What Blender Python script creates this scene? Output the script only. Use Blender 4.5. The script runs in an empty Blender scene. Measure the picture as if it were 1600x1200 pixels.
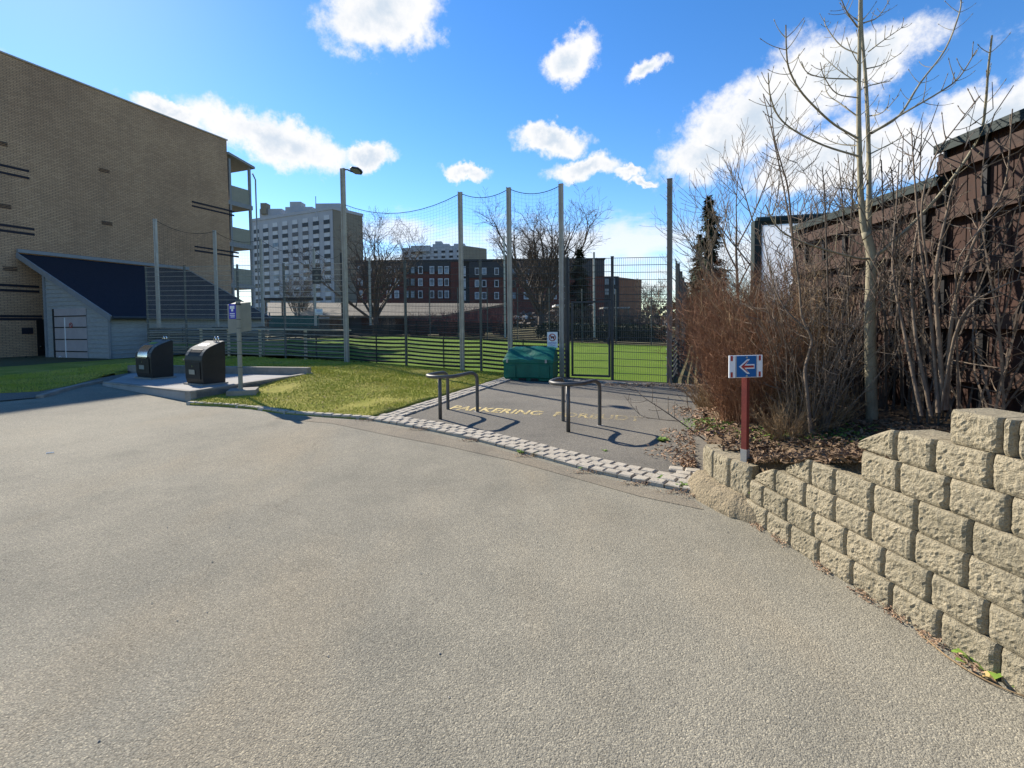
import bpy, bmesh, math, random
from mathutils import Vector, Matrix, noise as mn
random.seed(7)
sc = bpy.context.scene
COL = sc.collection
rnd = random.uniform
V = Vector

# ------------------------------------------------------------------ camera model and terrain
F = 750.0; PIT = math.atan(.0375); ROLL = .01; PY0 = 533.0; EYE = 1.65
fw = V((0, math.cos(PIT), -math.sin(PIT))); u0 = V((0, math.sin(PIT), math.cos(PIT)))
cR = math.cos(ROLL)*V((1, 0, 0)) - math.sin(ROLL)*u0
cU = math.sin(ROLL)*V((1, 0, 0)) + math.cos(ROLL)*u0
def ray(px, py): return fw + (px-800)/F*cR + (PY0-py)/F*cU
AX = V((-.923, .385)); BX = V((.385, .923)); G0 = V((2.76, 12.93))
def tt(x, y): return (x-G0.x)*AX.x + (y-G0.y)*AX.y
def qq(x, y): return (x-G0.x)*BX.x + (y-G0.y)*BX.y
def sp(t, w=1.5): return t if t > 40 else w*math.log1p(math.exp(t/w))
def sstep(a, b, x):
    k = min(1, max(0, (x-a)/(b-a))); return k*k*(3-2*k)
def g(x, y):
    t = tt(x, y)
    return .036*(sp(t)-sp(t-11.5)) + 1.0*sstep(24, 80, qq(x, y))
def gp(px, py, dz=0.0):                      # point of the terrain seen at a pixel of the photograph
    d = ray(px, py); t = .5
    while t < 500:
        if EYE+d.z*t < g(d.x*t, d.y*t)+dz:
            l, h = t/1.02-.05, t
            for _ in range(40):
                m = (l+h)/2
                if EYE+d.z*m < g(d.x*m, d.y*m)+dz: h = m
                else: l = m
            return V((d.x*h, d.y*h, EYE+d.z*h))
        t = t*1.02+.02
    raise ValueError((px, py))
def at(px, py, Y):
    d = ray(px, py); k = Y/d.y; return V((d.x*k, Y, EYE+d.z*k))
def hz(px, py, z):                            # point on a level plane
    d = ray(px, py); k = (z-EYE)/d.z; return V((d.x*k, d.y*k, z))

# ------------------------------------------------------------------ mesh builder
def org(o):
    p = V((0, 0, 0))
    while o is not None: p += o.location; o = o.parent
    return p
class MB:
    def __init__(s): s.v = []; s.f = []
    def add(s, vs, fs):
        n = len(s.v); s.v += [tuple(a) for a in vs]; s.f += [tuple(i+n for i in f) for f in fs]
    def box(s, c, d, ax=None):
        c = V(c); X, Y, Z = ax if ax else (V((1, 0, 0)), V((0, 1, 0)), V((0, 0, 1)))
        X, Y, Z = V(X)*d[0]/2, V(Y)*d[1]/2, V(Z)*d[2]/2
        s.add([c-X-Y-Z, c+X-Y-Z, c+X+Y-Z, c-X+Y-Z, c-X-Y+Z, c+X-Y+Z, c+X+Y+Z, c-X+Y+Z],
              [(0, 3, 2, 1), (4, 5, 6, 7), (0, 1, 5, 4), (1, 2, 6, 5), (2, 3, 7, 6), (3, 0, 4, 7)])
    def beam(s, p, q, w, h, up=(0, 0, 1)):    # rectangular bar from p to q: w sideways, h along up
        p, q = V(p), V(q); d = (q-p); L = d.length; d.normalize(); U = V(up)
        S = d.cross(U)
        if S.length < 1e-4: S = d.cross(V((1, 0, 0)))
        S.normalize(); U = S.cross(d); s.box((p+q)/2, (L, w, h), (d, S, U))
    def wire(s, p, q, r):
        p, q = V(p), V(q); d = (q-p).normalized()
        a = d.cross(V((.31, .2, .93))); a = a if a.length > .05 else d.cross(V((1, 0, 0)))
        a.normalize(); b = d.cross(a)
        o = [a*r, (-.5*a+.866*b)*r, (-.5*a-.866*b)*r]
        s.add([p+k for k in o]+[q+k for k in o], [(0, 1, 4, 3), (1, 2, 5, 4), (2, 0, 3, 5)])
    def tube(s, pts, rad, n=6, cap=True):
        pts = [V(p) for p in pts]; k = len(pts)
        rad = [rad]*k if not isinstance(rad, (list, tuple)) else rad
        vs = []; a = None
        for i, p in enumerate(pts):
            d = (pts[min(i+1, k-1)]-pts[max(i-1, 0)])
            d = d.normalized() if d.length > 1e-9 else V((0, 0, 1))
            if a is None:
                a = d.cross(V((.3, .5, .8)))
                if a.length < .05: a = d.cross(V((1, 0, 0)))
            else: a = a-d*a.dot(d)
            if a.length < 1e-6: a = d.cross(V((1, .2, 0)))
            a.normalize(); b = d.cross(a)
            for j in range(n):
                t = 2*math.pi*j/n
                vs.append(p+(a*math.cos(t)+b*math.sin(t))*rad[i])
        fs = []
        for i in range(k-1):
            for j in range(n):
                fs.append((i*n+j, i*n+(j+1) % n, (i+1)*n+(j+1) % n, (i+1)*n+j))
        if cap: fs += [tuple(range(n-1, -1, -1)), tuple(range((k-1)*n, k*n))]
        s.add(vs, fs)
    def prism(s, poly, vec):
        n = len(poly); vec = V(vec); poly = [V(p) for p in poly]
        s.add(poly+[p+vec for p in poly], [tuple(range(n-1, -1, -1)), tuple(range(n, 2*n))] +
              [(i, (i+1) % n, n+(i+1) % n, n+i) for i in range(n)])
    def build(s, name, mat, parent=None, smooth=False, bevel=0, auto=None):
        o0 = org(parent)
        me = bpy.data.meshes.new(name)
        me.from_pydata([(x-o0.x, y-o0.y, z-o0.z) for x, y, z in s.v], [], s.f); me.update()
        bm = bmesh.new(); bm.from_mesh(me)
        if len(s.f) < 20000: bmesh.ops.recalc_face_normals(bm, faces=bm.faces)
        if bevel:
            bmesh.ops.bevel(bm, geom=[e for e in bm.edges if len(e.link_faces) == 2 and e.calc_face_angle(0) > .5], offset=bevel, segments=2, affect='EDGES', profile=.5, clamp_overlap=True)
        if smooth:
            for f in bm.faces: f.smooth = True
        bm.to_mesh(me); bm.free()
        if smooth and auto: 
            me.set_sharp_from_angle(angle=auto)
        me.materials.append(mat)
        o = bpy.data.objects.new(name, me); COL.objects.link(o)
        if parent is not None: o.parent = parent
        return o
def tag(o, label=None, cat=None, group=None, kind=None):
    if label: o['label'] = label
    if cat: o['category'] = cat
    if group: o['group'] = group
    if kind: o['kind'] = kind
    return o
def thing(name, loc, label, cat, group=None):
    o = bpy.data.objects.new(name, None); COL.objects.link(o); o.location = loc
    o.empty_display_size = .2
    return tag(o, label, cat, group)
def copy_tree(o, parent=None):
    c = o.copy(); COL.objects.link(c); c.parent = parent
    for ch in list(o.children): copy_tree(ch, c)
    return c

# ------------------------------------------------------------------ materials
class NT:
    def __init__(s, tree): s.t = tree; s.t.nodes.clear()
    def n(s, typ, _at=None, **inp):
        nd = s.t.nodes.new('ShaderNode'+typ)
        for k, v in (_at or {}).items(): setattr(nd, k, v)
        for k, v in inp.items():
            k = int(k[1:]) if k[0] == '_' and k[1:].isdigit() else k.replace('_', ' ')
            so = nd.inputs[k]
            if hasattr(v, 'is_linked') or isinstance(v, bpy.types.NodeSocket): s.t.links.new(v, so)
            else: so.default_value = v
        return nd
    def math(s, op, a, b=0.0, c=0.0, clamp=False):
        return s.n('Math', {'operation': op, 'use_clamp': clamp}, _0=a, _1=b, _2=c).outputs[0]
    def vm(s, op, a, b=(0, 0, 0)):
        nd = s.n('VectorMath', {'operation': op}, _0=a, _1=b)
        return nd.outputs['Value'] if op in ('DOT_PRODUCT', 'LENGTH') else nd.outputs[0]
    def mix(s, f, a, b, bt='MIX'):
        nd = s.n('Mix', {'data_type': 'RGBA', 'blend_type': bt})
        for i, v in ((0, f), (6, a), (7, b)):
            if isinstance(v, bpy.types.NodeSocket): s.t.links.new(v, nd.inputs[i])
            else: nd.inputs[i].default_value = v if i == 0 else ((*v, 1) if len(v) == 3 else v)
        return nd.outputs[2]
    def ramp(s, f, stops):
        nd = s.n('ValToRGB', Fac=f); el = nd.color_ramp.elements
        while len(el) < len(stops): el.new(.5)
        for e, (p, c) in zip(el, stops):
            e.position = p; e.color = (*c, 1) if len(c) == 3 else c
        return nd.outputs[0]
    def noise(s, vec, scale, detail=3, rough=.55, out=0):
        return s.n('TexNoise', Vector=vec, Scale=scale, Detail=detail, Roughness=rough).outputs[out]
MATS = {}
def newmat(name):
    m = bpy.data.materials.new(name); m.use_nodes = True; MATS[name] = m
    return m, NT(m.node_tree)
def finish(t, col, rough, bump=None, bstr=.3, bdist=.01, metal=0, **kw):
    b = t.n('BsdfPrincipled', Roughness=rough, Metallic=metal, **kw)
    if isinstance(col, bpy.types.NodeSocket): t.t.links.new(col, b.inputs['Base Color'])
    else: b.inputs['Base Color'].default_value = (*col, 1)
    if bump is not None:
        bp = t.n('Bump', Strength=bstr, Distance=bdist, Height=bump)
        t.t.links.new(bp.outputs[0], b.inputs['Normal'])
    o = t.n('OutputMaterial', Surface=b.outputs[0])
    return b
def M(name, c1, c2=None, rough=.7, scale=4.0, bump=0.0, bscale=40.0, metal=0.0, stretch=None, fine=.25, spec=.25, bdist=.01):
    m, t = newmat(name)
    c2 = c2 or tuple(k*.72 for k in c1)
    vec = t.n('TexCoord').outputs['Object']
    if stretch: vec = t.vm('MULTIPLY', vec, stretch)
    f1 = t.noise(vec, scale, 5, .6); f2 = t.noise(vec, scale*9, 3, .6)
    f = t.math('ADD', t.math('MULTIPLY', f1, 1-fine), t.math('MULTIPLY', f2, fine))
    col = t.ramp(f, [(.34, c2), (.64, c1)])
    r = t.math('ADD', t.math('MULTIPLY', f2, .16), max(.02, rough-.08))
    bh = t.noise(vec, bscale, 4, .6) if bump else None
    b = finish(t, col, r, bh, bump, bdist, metal)
    b.inputs['Specular IOR Level'].default_value = spec
    return m

# ------------------------------------------------------------------ camera, light, world
cam = bpy.data.cameras.new('camera'); co = bpy.data.objects.new('camera', cam); COL.objects.link(co)
mw = Matrix.Identity(4)
for i in range(3): mw[i][0] = cR[i]; mw[i][1] = cU[i]; mw[i][2] = -fw[i]
mw[2][3] = EYE; co.matrix_world = mw
cam.sensor_width = 36; cam.lens = 36*F/1600; cam.shift_y = (PY0-600)/1600; cam.clip_start = .05; cam.clip_end = 3000
sc.camera = co
SUN_EL = math.radians(33.3); saz = V((-.70, .714)).normalized()
sdir = V((saz.x*math.cos(SUN_EL), saz.y*math.cos(SUN_EL), math.sin(SUN_EL)))
sl = bpy.data.lights.new('sun', 'SUN'); sl.energy = 4.6; sl.angle = math.radians(.5); sl.color = (1, .93, .82)
so = bpy.data.objects.new('sun', sl); COL.objects.link(so)
so.rotation_euler = sdir.to_track_quat('Z', 'Y').to_euler(); so.location = (-20, 20, 30)
sc.view_settings.view_transform = 'Standard'; sc.view_settings.look = 'None'
EXPO = 1.05
sc.view_settings.exposure = EXPO; sc.view_settings.gamma = 1
sc.render.film_transparent = False
sc.cycles.max_bounces = 8; sc.cycles.transparent_max_bounces = 24

w = bpy.data.worlds.new('World'); sc.world = w; w.use_nodes = True
t = NT(w.node_tree)
SKYK = .105
sky = t.n('TexSky', {'sky_type': 'NISHITA', 'sun_disc': False, 'sun_elevation': SUN_EL,
                     'sun_rotation': math.atan2(saz.x, saz.y), 'air_density': 1.0, 'dust_density': .08, 'ozone_density': 2.5, 'altitude': 300})
skc = t.n('HueSaturation', Hue=.506, Saturation=1.3, Value=1.0, Color=sky.outputs[0]).outputs[0]
dr = t.vm('NORMALIZE', t.n('TexCoord').outputs['Generated'])
n1 = t.noise(dr, 7, 3, .5, 1); n2 = t.noise(dr, 26, 6, .62, 1)
dd = t.vm('ADD', dr, t.vm('SCALE', t.vm('SUBTRACT', n1, (.5, .5, .5))))
dd.node.inputs[1].default_value = (0, 0, 0)
s1 = t.n('VectorMath', {'operation': 'SCALE'}, _0=t.vm('SUBTRACT', n1, (.5, .5, .5)), Scale=.055).outputs[0]
s2 = t.n('VectorMath', {'operation': 'SCALE'}, _0=t.vm('SUBTRACT', n2, (.5, .5, .5)), Scale=.06).outputs[0]
dd = t.vm('ADD', t.vm('ADD', dr, s1), s2)
def cmask(px, py, a, b, ang):
    c = ray(px, py).normalized(); e1 = cR-c*cR.dot(c); e1.normalize(); e2 = c.cross(e1)*1.0
    if e2.z < 0: e2 = -e2
    ca, sa = math.cos(math.radians(ang)), math.sin(math.radians(ang))
    q1, q2 = e1*ca+e2*sa, e2*ca-e1*sa
    k = F*(1+((px-800)/F)**2+((PY0-py)/F)**2)**.5     # pixels per radian there, roughly
    D = t.math('MAXIMUM', t.vm('DOT_PRODUCT', dd, tuple(c)), .02)
    x = t.math('DIVIDE', t.math('MULTIPLY', t.vm('DOT_PRODUCT', dd, tuple(q1)), k/a), D)
    y = t.math('DIVIDE', t.math('MULTIPLY', t.vm('DOT_PRODUCT', dd, tuple(q2)), k/b), D)
    r2 = t.math('ADD', t.math('MULTIPLY', x, x), t.math('MULTIPLY', y, y))
    return t.math('SUBTRACT', 1.0, t.math('POWER', r2, .5))
CL = [(600, 22, 118, 62, 10), (262, 168, 62, 22, -22), (425, 212, 150, 44, -22), (572, 247, 46, 27, 0), (890, 95, 54, 36, 25), (1012, 106, 40, 18, 20),
      (865, 222, 70, 25, 0), (918, 262, 72, 22, 6), (725, 271, 46, 16, -10), (1190, 178, 195, 78, 33), (1330, 105, 125, 50, 33), (1110, 235, 100, 46, 15), (1560, 185, 130, 58, 10), (1330, 245, 190, 60, 10),
      (990, 268, 30, 12, 0), (1010, 283, 26, 8, 0), (-330, 90, 260, 90, 0), (1900, 60, 260, 120, 0)]
mk = None
for c in CL:
    q = cmask(*c); mk = q if mk is None else t.math('MAXIMUM', mk, q)
fb = t.noise(dr, 17, 9, .68)
den = t.math('ADD', mk, t.math('MULTIPLY', t.math('SUBTRACT', fb, .5), 1.15))
al = t.n('MapRange', {'interpolation_type': 'SMOOTHSTEP'}, Value=den, From_Min=-.02, From_Max=.46).outputs[0]
st = None
for c in [(900, 385, 420, 46, 0), (640, 360, 130, 34, 0), (1180, 400, 300, 60, 0), (700, 430, 900, 60, 0), (460, 400, 200, 30, 0)]:
    q = cmask(*c); st = q if st is None else t.math('MAXIMUM', st, q)
fs_ = t.noise(t.vm('MULTIPLY', dr, (1, 1, 3.5)), 9, 6, .6)
als = t.n('MapRange', {'interpolation_type': 'SMOOTHSTEP'}, Value=t.math('ADD', st, t.math('MULTIPLY', t.math('SUBTRACT', fs_, .5), 1.6)), From_Min=.0, From_Max=.9, To_Max=.8).outputs[0]
al = t.math('MAXIMUM', al, als)
core = t.n('MapRange', {'interpolation_type': 'SMOOTHSTEP'}, Value=t.math('ADD', den, t.math('MULTIPLY', t.math('SUBTRACT', t.noise(dr, 11, 4, .55), .5), 1.5)), From_Min=.35, From_Max=1.1).outputs[0]
K = 1.0/(SKYK*2**EXPO)
cc = t.mix(core, (K*1.02, K*1.02, K*1.03), (K*.66, K*.76, K*.88))
bg = t.n('Background', Color=t.mix(al, skc, cc), Strength=SKYK)
t.n('OutputWorld', Surface=bg.outputs[0])

# ------------------------------------------------------------------ materials of the place
def asphalt(name, c_hi, c_lo, stain, sc_=105, bstr=.55):
    m, t = newmat(name)
    p = t.n('NewGeometry').outputs['Position']
    big = t.noise(p, .45, 4, .6); mid = t.noise(p, 1.9, 5, .65); fine = t.noise(p, 260, 2, .6); wide = t.noise(t.vm('MULTIPLY', p, (1, .35, 1)), .8, 4, .6)
    vo = t.n('TexVoronoi', {'feature': 'F1'}, Vector=p, Scale=sc_, Randomness=1.0)
    vo2 = t.n('TexVoronoi', {'feature': 'F1'}, Vector=p, Scale=sc_*.52, Randomness=1.0)
    base = t.ramp(t.math('ADD', t.math('MULTIPLY', big, .5), t.math('MULTIPLY', mid, .5)), [(.35, c_lo), (.64, c_hi)])
    base = t.mix(t.n('MapRange', Value=wide, From_Min=.5, From_Max=.72, To_Max=.55).outputs[0], base, stain)
    ck = t.n('TexVoronoi', {'feature': 'DISTANCE_TO_EDGE'}, Vector=t.vm('ADD', p, t.vm('MULTIPLY', t.noise(p, 1.3, 4, .6, 1), (.9, .9, 0))), Scale=.33)
    ckm = t.math('MULTIPLY', t.n('MapRange', Value=ck.outputs['Distance'], From_Min=.0, From_Max=.006, To_Min=.22, To_Max=0).outputs[0], t.n('MapRange', Value=t.noise(p, .6, 2, .5), From_Min=.56, From_Max=.66).outputs[0])
    base = t.mix(ckm, base, (.05, .045, .04))
    spot = t.n('MapRange', Value=t.noise(p, 1.15, 2, .4), From_Min=.66, From_Max=.74, To_Max=.35).outputs[0]
    base = t.mix(spot, base, tuple(k*.62 for k in c_lo))
    dust = t.n('MapRange', Value=t.noise(t.vm('ADD', p, (11, 5, 0)), .28, 3, .55), From_Min=.48, From_Max=.66, To_Max=.5).outputs[0]
    base = t.mix(dust, base, tuple(k*1.18 for k in c_hi))
    cell = t.n('SeparateColor', Color=vo.outputs['Color']).outputs[0]
    spk = t.ramp(cell, [(0, (.62, .62, .62)), (.3, (.9, .9, .9)), (.82, (1.06, 1.05, 1.02)), (.94, (1.45, 1.42, 1.35))])
    col = t.mix(1.0, base, spk, 'MULTIPLY')
    gap = t.ramp(vo.outputs['Distance'], [(.25, (1, 1, 1)), (.8, (.62, .61, .6))])
    col = t.mix(.8, col, gap, 'MULTIPLY')
    h = t.math('ADD', t.math('MULTIPLY', t.math('SUBTRACT', 1, vo.outputs['Distance']), .7), t.math('ADD', t.math('MULTIPLY', fine, .25), t.math('MULTIPLY', t.math('SUBTRACT', 1, vo2.outputs['Distance']), .6)))
    finish(t, col, .95, h, bstr, .006).inputs['Specular IOR Level'].default_value = .15
    return m
m_road = asphalt('worn_asphalt', (.305, .278, .214), (.215, .200, .158), (.32, .265, .18), 165, .6)
m_patch = asphalt('patched_asphalt', (.27, .235, .175), (.20, .175, .135), (.29, .225, .15), 150, .45)
m_plaza = asphalt('grey_asphalt', (.20, .183, .152), (.14, .13, .112), (.20, .175, .135), 120, .5)
m_cob = M('granite_setts', (.45, .40, .32), (.29, .255, .20), .9, 6, .6, 60, fine=.6, spec=.15)
m_conc = M('concrete', (.29, .262, .22), (.19, .172, .145), .9, 3, .3, 50, spec=.15)
m_concl = M('pale_concrete', (.32, .31, .29), (.25, .24, .225), .9, 3, .2, 50, spec=.15)
m_soil = M('dark_soil', (.10, .078, .052), (.055, .042, .03), .95, 6, .8, 20, fine=.5)
m_mortar = M('rough_mortar', (.33, .265, .17), (.15, .125, .085), .95, 7, 1.0, 38, fine=.6, bdist=.03, spec=.1)
m_grit = M('joint_grit', (.20, .165, .12), (.11, .09, .065), .95, 14, .6, 60, fine=.6)
m_block, t = newmat('split_face_concrete'); vec = t.n('TexCoord').outputs['Object']
f1 = t.noise(vec, 34, 5, .7); f2 = t.noise(vec, 120, 3, .65); f3 = t.noise(vec, 2.6, 4, .6); f4 = t.noise(t.vm('MULTIPLY', vec, (3.2, 3.2, 5.4)), 1.0, 1, .5)
col = t.ramp(t.math('ADD', t.math('MULTIPLY', f1, .55), t.math('MULTIPLY', f2, .45)), [(.34, (.155, .13, .088)), (.47, (.335, .283, .19)), (.66, (.47, .40, .275))])
col = t.mix(t.n('MapRange', Value=f4, From_Min=.35, From_Max=.65, To_Max=.5).outputs[0], col, t.mix(1.0, col, (.74, .76, .78), 'MULTIPLY'))
col = t.mix(t.n('MapRange', Value=f3, From_Min=.52, From_Max=.72, To_Max=.55).outputs[0], col, (.17, .15, .10))
finish(t, col, .96, t.math('ADD', t.math('MULTIPLY', f1, .7), t.math('MULTIPLY', f2, .5)), 1.0, .022).inputs['Specular IOR Level'].default_value = .1
m_blockside = m_block
m_bark = M('grey_green_bark', (.34, .30, .20), (.16, .135, .09), .85, 10, .5, 40, stretch=(1, 1, .35))
m_barkd = M('dark_bark', (.12, .095, .072), (.065, .052, .042), .9, 12, .4, 40)
m_barkm = M('brown_twigs', (.20, .15, .105), (.10, .075, .055), .9, 8)
m_red = M('russet_twigs', (.27, .135, .07), (.12, .06, .034), .9, 6)
m_tan = M('straw_twigs', (.36, .25, .13), (.17, .11, .06), .9, 5)
m_dogw = M('crimson_twigs', (.16, .06, .055), (.09, .04, .04), .9, 3)
m_steel = M('galvanised_steel', (.42, .40, .36), (.32, .30, .27), .5, 6, metal=.2)
m_alu = M('weathered_aluminium', (.42, .38, .315), (.30, .27, .225), .55, 4, metal=.1)
m_dsteel = M('dark_coated_steel', (.05, .055, .06), (.035, .04, .045), .5, 6)
m_brownsteel = M('grey_brown_steel', (.24, .205, .165), (.16, .135, .11), .6, 6)
m_gsteel = M('grey_coated_steel', (.105, .11, .10), (.07, .075, .07), .55, 6)
m_cream = M('cream_painted_wood', (.62, .55, .42), (.48, .42, .32), .7, 6)
m_slat = M('black_boards', (.030, .033, .032), (.018, .02, .02), .75, 5)
m_slatg = M('lit_edge_grey_boards', (.20, .195, .165), (.13, .125, .105), .8, 5)  # paler grey paints in the sunlit top edges of the slats
m_net = M('black_twine', (.03, .03, .035), None, .9)
m_black = M('black_plastic', (.018, .017, .017), (.011, .011, .011), .5, 5, spec=.2)
m_bin = M('dark_bronze_shell', (.022, .020, .016), (.013, .012, .010), .5, 4, spec=.3)
m_lid = M('brushed_steel_lid', (.20, .195, .18), (.09, .09, .085), .8, 9, spec=.2)
m_chrome = M('polished_steel', (.7, .72, .75), (.6, .62, .65), .16, 7, metal=1)
m_white = M('white_paint', (.80, .80, .80), (.72, .72, .71), .5, 5)
m_offw = M('grey_white_sheet', (.27, .265, .215), (.22, .215, .175), .7, 3, spec=.2)
m_blue = M('sign_blue', (.012, .12, .33), (.01, .10, .28), .4, 4)
m_vio = M('sign_violet', (.05, .045, .40), (.04, .035, .34), .4, 4)
m_redp = M('red_paint', (.42, .045, .035), (.33, .035, .03), .5, 6)
m_redpost = M('weathered_red_post', (.25, .05, .035), (.16, .035, .027), .6, 8)
m_green = M('green_plastic', (.006, .14, .09), (.004, .085, .056), .42, 3, .12, 9, bdist=.03)
m_navyroof = M('navy_roof_felt', (.012, .016, .028), (.006, .009, .017), .85, 8, .5, 60)
m_board = M('grey_weatherboard', (.34, .36, .36), (.25, .265, .27), .8, 5, stretch=(1, 1, 4))
m_trim = M('grey_trim', (.23, .245, .26), (.19, .20, .21), .7, 5)
m_door = M('pink_grey_door', (.40, .36, .36), (.34, .31, .31), .7, 3)
m_timber = M('dark_brown_stained_timber', (.062, .029, .019), (.028, .015, .011), .8, 7, .35, 30, stretch=(1, 1, .25), fine=.4)
m_timberl = M('worn_brown_beam', (.078, .044, .030), (.04, .024, .018), .8, 7, .3, 30, stretch=(1, .3, 1), fine=.4)
m_gcap = M('dark_green_metal', (.014, .026, .023), (.010, .019, .017), .6, 5, spec=.2)
m_needle = M('spruce_needles', (.045, .06, .028), (.018, .028, .014), .8, 3)
m_hedge = M('dark_hedge_leaves', (.02, .022, .018), (.012, .014, .012), .8, 9)
m_leaf = M('fresh_leaves', (.20, .30, .045), (.10, .17, .03), .6, 8)
m_dry = M('dry_leaves', (.42, .28, .17), (.20, .125, .08), .9, 12, fine=.6)
m_bedl = M('brown_litter', (.27, .18, .105), (.10, .065, .042), .95, 12, fine=.6)
m_yel = M('yellow_leaf', (.62, .45, .18), (.48, .33, .12), .8, 6)
m_yellow = None
m_glassd = M('dark_window_glass', (.02, .023, .028), (.014, .016, .02), .4, 2, spec=.25)
m_glassc = M('curtained_window', (.10, .10, .105), (.06, .06, .065), .5, 2)
m_glassl = M('sky_lit_window_glass', (.22, .27, .32), (.08, .10, .13), .15, .6)
m_towerw = M('tower_render', (.34, .36, .39), (.29, .31, .34), .8, .3)
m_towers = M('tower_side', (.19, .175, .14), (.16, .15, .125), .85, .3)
m_panel = M('white_facade_panel', (.47, .49, .51), (.40, .42, .45), .6, .3)
m_dbrick = M('dark_grey_cladding', (.05, .052, .056), (.04, .042, .046), .8, .5)
m_rbrick = M('red_brick_far', (.12, .045, .035), (.085, .035, .03), .85, .6)
m_roofpale = M('pale_roof_sheet', (.185, .158, .115), (.13, .11, .08), .85, 1)
m_teal = M('teal_sheet', (.012, .075, .07), (.009, .055, .052), .7, 1)
m_car = M('silver_car_paint', (.5, .51, .53), (.45, .46, .48), .3, 2, metal=.4)
m_tyre = M('black_rubber', (.02, .02, .02), None, .8)
# grass and turf
def grassmat(name, a, b, c, s1=1.4):
    m, t = newmat(name); p = t.n('NewGeometry').outputs['Position']
    f1 = t.noise(p, s1, 5, .65); f2 = t.noise(p, 22, 3, .6)
    col = t.mix(t.n('MapRange', Value=f1, From_Min=.35, From_Max=.65).outputs[0], a, b)
    col = t.mix(t.n('MapRange', Value=f2, From_Min=.5, From_Max=.75).outputs[0], col, c)
    finish(t, col, .95, t.noise(p, 60, 3, .7), .8, .02).inputs['Specular IOR Level'].default_value = .05
    return m
m_lawn = grassmat('lawn_ground', (.21, .22, .035), (.33, .29, .075), (.11, .125, .025))
m_blade = grassmat('grass_blades', (.34, .37, .05), (.52, .46, .12), (.21, .25, .04), 1.2)
m_turf = grassmat('artificial_turf', (.098, .165, .02), (.13, .19, .03), (.075, .13, .018), .5)
m_far = grassmat('rough_far_ground', (.10, .09, .05), (.16, .14, .08), (.07, .07, .035), .2)
m_bed = grassmat('planting_bed_soil', (.15, .105, .065), (.085, .062, .04), (.25, .18, .11), 2.5)
# brick
wd = V((.351, .936, 0)).normalized(); wn = V((.936, -.351, 0))
def brickmat(name, d, c1, c2, mo, bw=.235, bh=.077):
    m, t = newmat(name); p = t.n('NewGeometry').outputs['Position']
    uv = t.n('CombineXYZ', X=t.vm('DOT_PRODUCT', p, tuple(d)), Y=t.n('SeparateXYZ', Vector=p).outputs[2]).outputs[0]
    br = t.n('TexBrick', {'offset': .5}, Vector=uv, Color1=(*c1, 1), Color2=(*c2, 1), Mortar=(*mo, 1), Scale=1.0, Mortar_Size=.011, Mortar_Smooth=.2, Bias=0.0, Brick_Width=bw, Row_Height=bh)
    big = t.noise(p, .35, 4, .6)
    col = t.mix(1.0, br.outputs[0], t.ramp(big, [(.3, (.8, .78, .78)), (.7, (1.1, 1.1, 1.08))]), 'MULTIPLY')
    stv = t.n('CombineXYZ', X=t.math('MULTIPLY', t.vm('DOT_PRODUCT', p, tuple(d)), 1.6), Y=t.math('MULTIPLY', t.n('SeparateXYZ', Vector=p).outputs[2], .09)).outputs[0]
    col = t.mix(t.n('MapRange', Value=t.noise(stv, 1.0, 5, .65), From_Min=.5, From_Max=.75, To_Max=.22).outputs[0], col, (.13, .10, .075))
    finish(t, col, .9, br.outputs['Fac'], -.6, .01)
    return m
m_brick = brickmat('buff_brick', wd, (.47, .305, .185), (.37, .235, .14), (.15, .11, .08))
m_bandb = M('dark_blue_brick', (.022, .02, .03), (.015, .014, .02), .7, 6)
# worn yellow road paint (gaps show the asphalt below)
m_yellow, t = newmat('worn_yellow_paint'); p = t.n('NewGeometry').outputs['Position']
f = t.n('MapRange', Value=t.math('ADD', t.noise(p, 34, 4, .7), t.math('ADD', t.math('MULTIPLY', t.noise(p, 2.2, 2, .5), .6), t.math('MULTIPLY', t.n('SeparateXYZ', Vector=p).outputs[0], .075))), From_Min=.74, From_Max=.95, To_Min=.9, To_Max=.08).outputs[0]
b1 = t.n('BsdfPrincipled', Base_Color=(.62, .48, .2, 1), Roughness=.85); tr = t.n('BsdfTransparent')
t.n('OutputMaterial', Surface=t.n('MixShader', _0=f, _1=tr.outputs[0], _2=b1.outputs[0]).outputs[0])
# translucent barrier sheet, reflected sky painted in as white base colour
m_glass, t = newmat('sky_white_clear_sheet')
b1 = t.n('BsdfPrincipled', Base_Color=(.82, .85, .87, 1), Roughness=.25); tr = t.n('BsdfTransparent', Color=(.95, .97, 1, 1)); tl = t.n('BsdfTranslucent', Color=(.9, .92, .95, 1))
t.n('OutputMaterial', Surface=t.n('MixShader', _0=.35, _1=t.n('MixShader', _0=.5, _1=b1.outputs[0], _2=tl.outputs[0]).outputs[0], _2=tr.outputs[0]).outputs[0])

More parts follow.
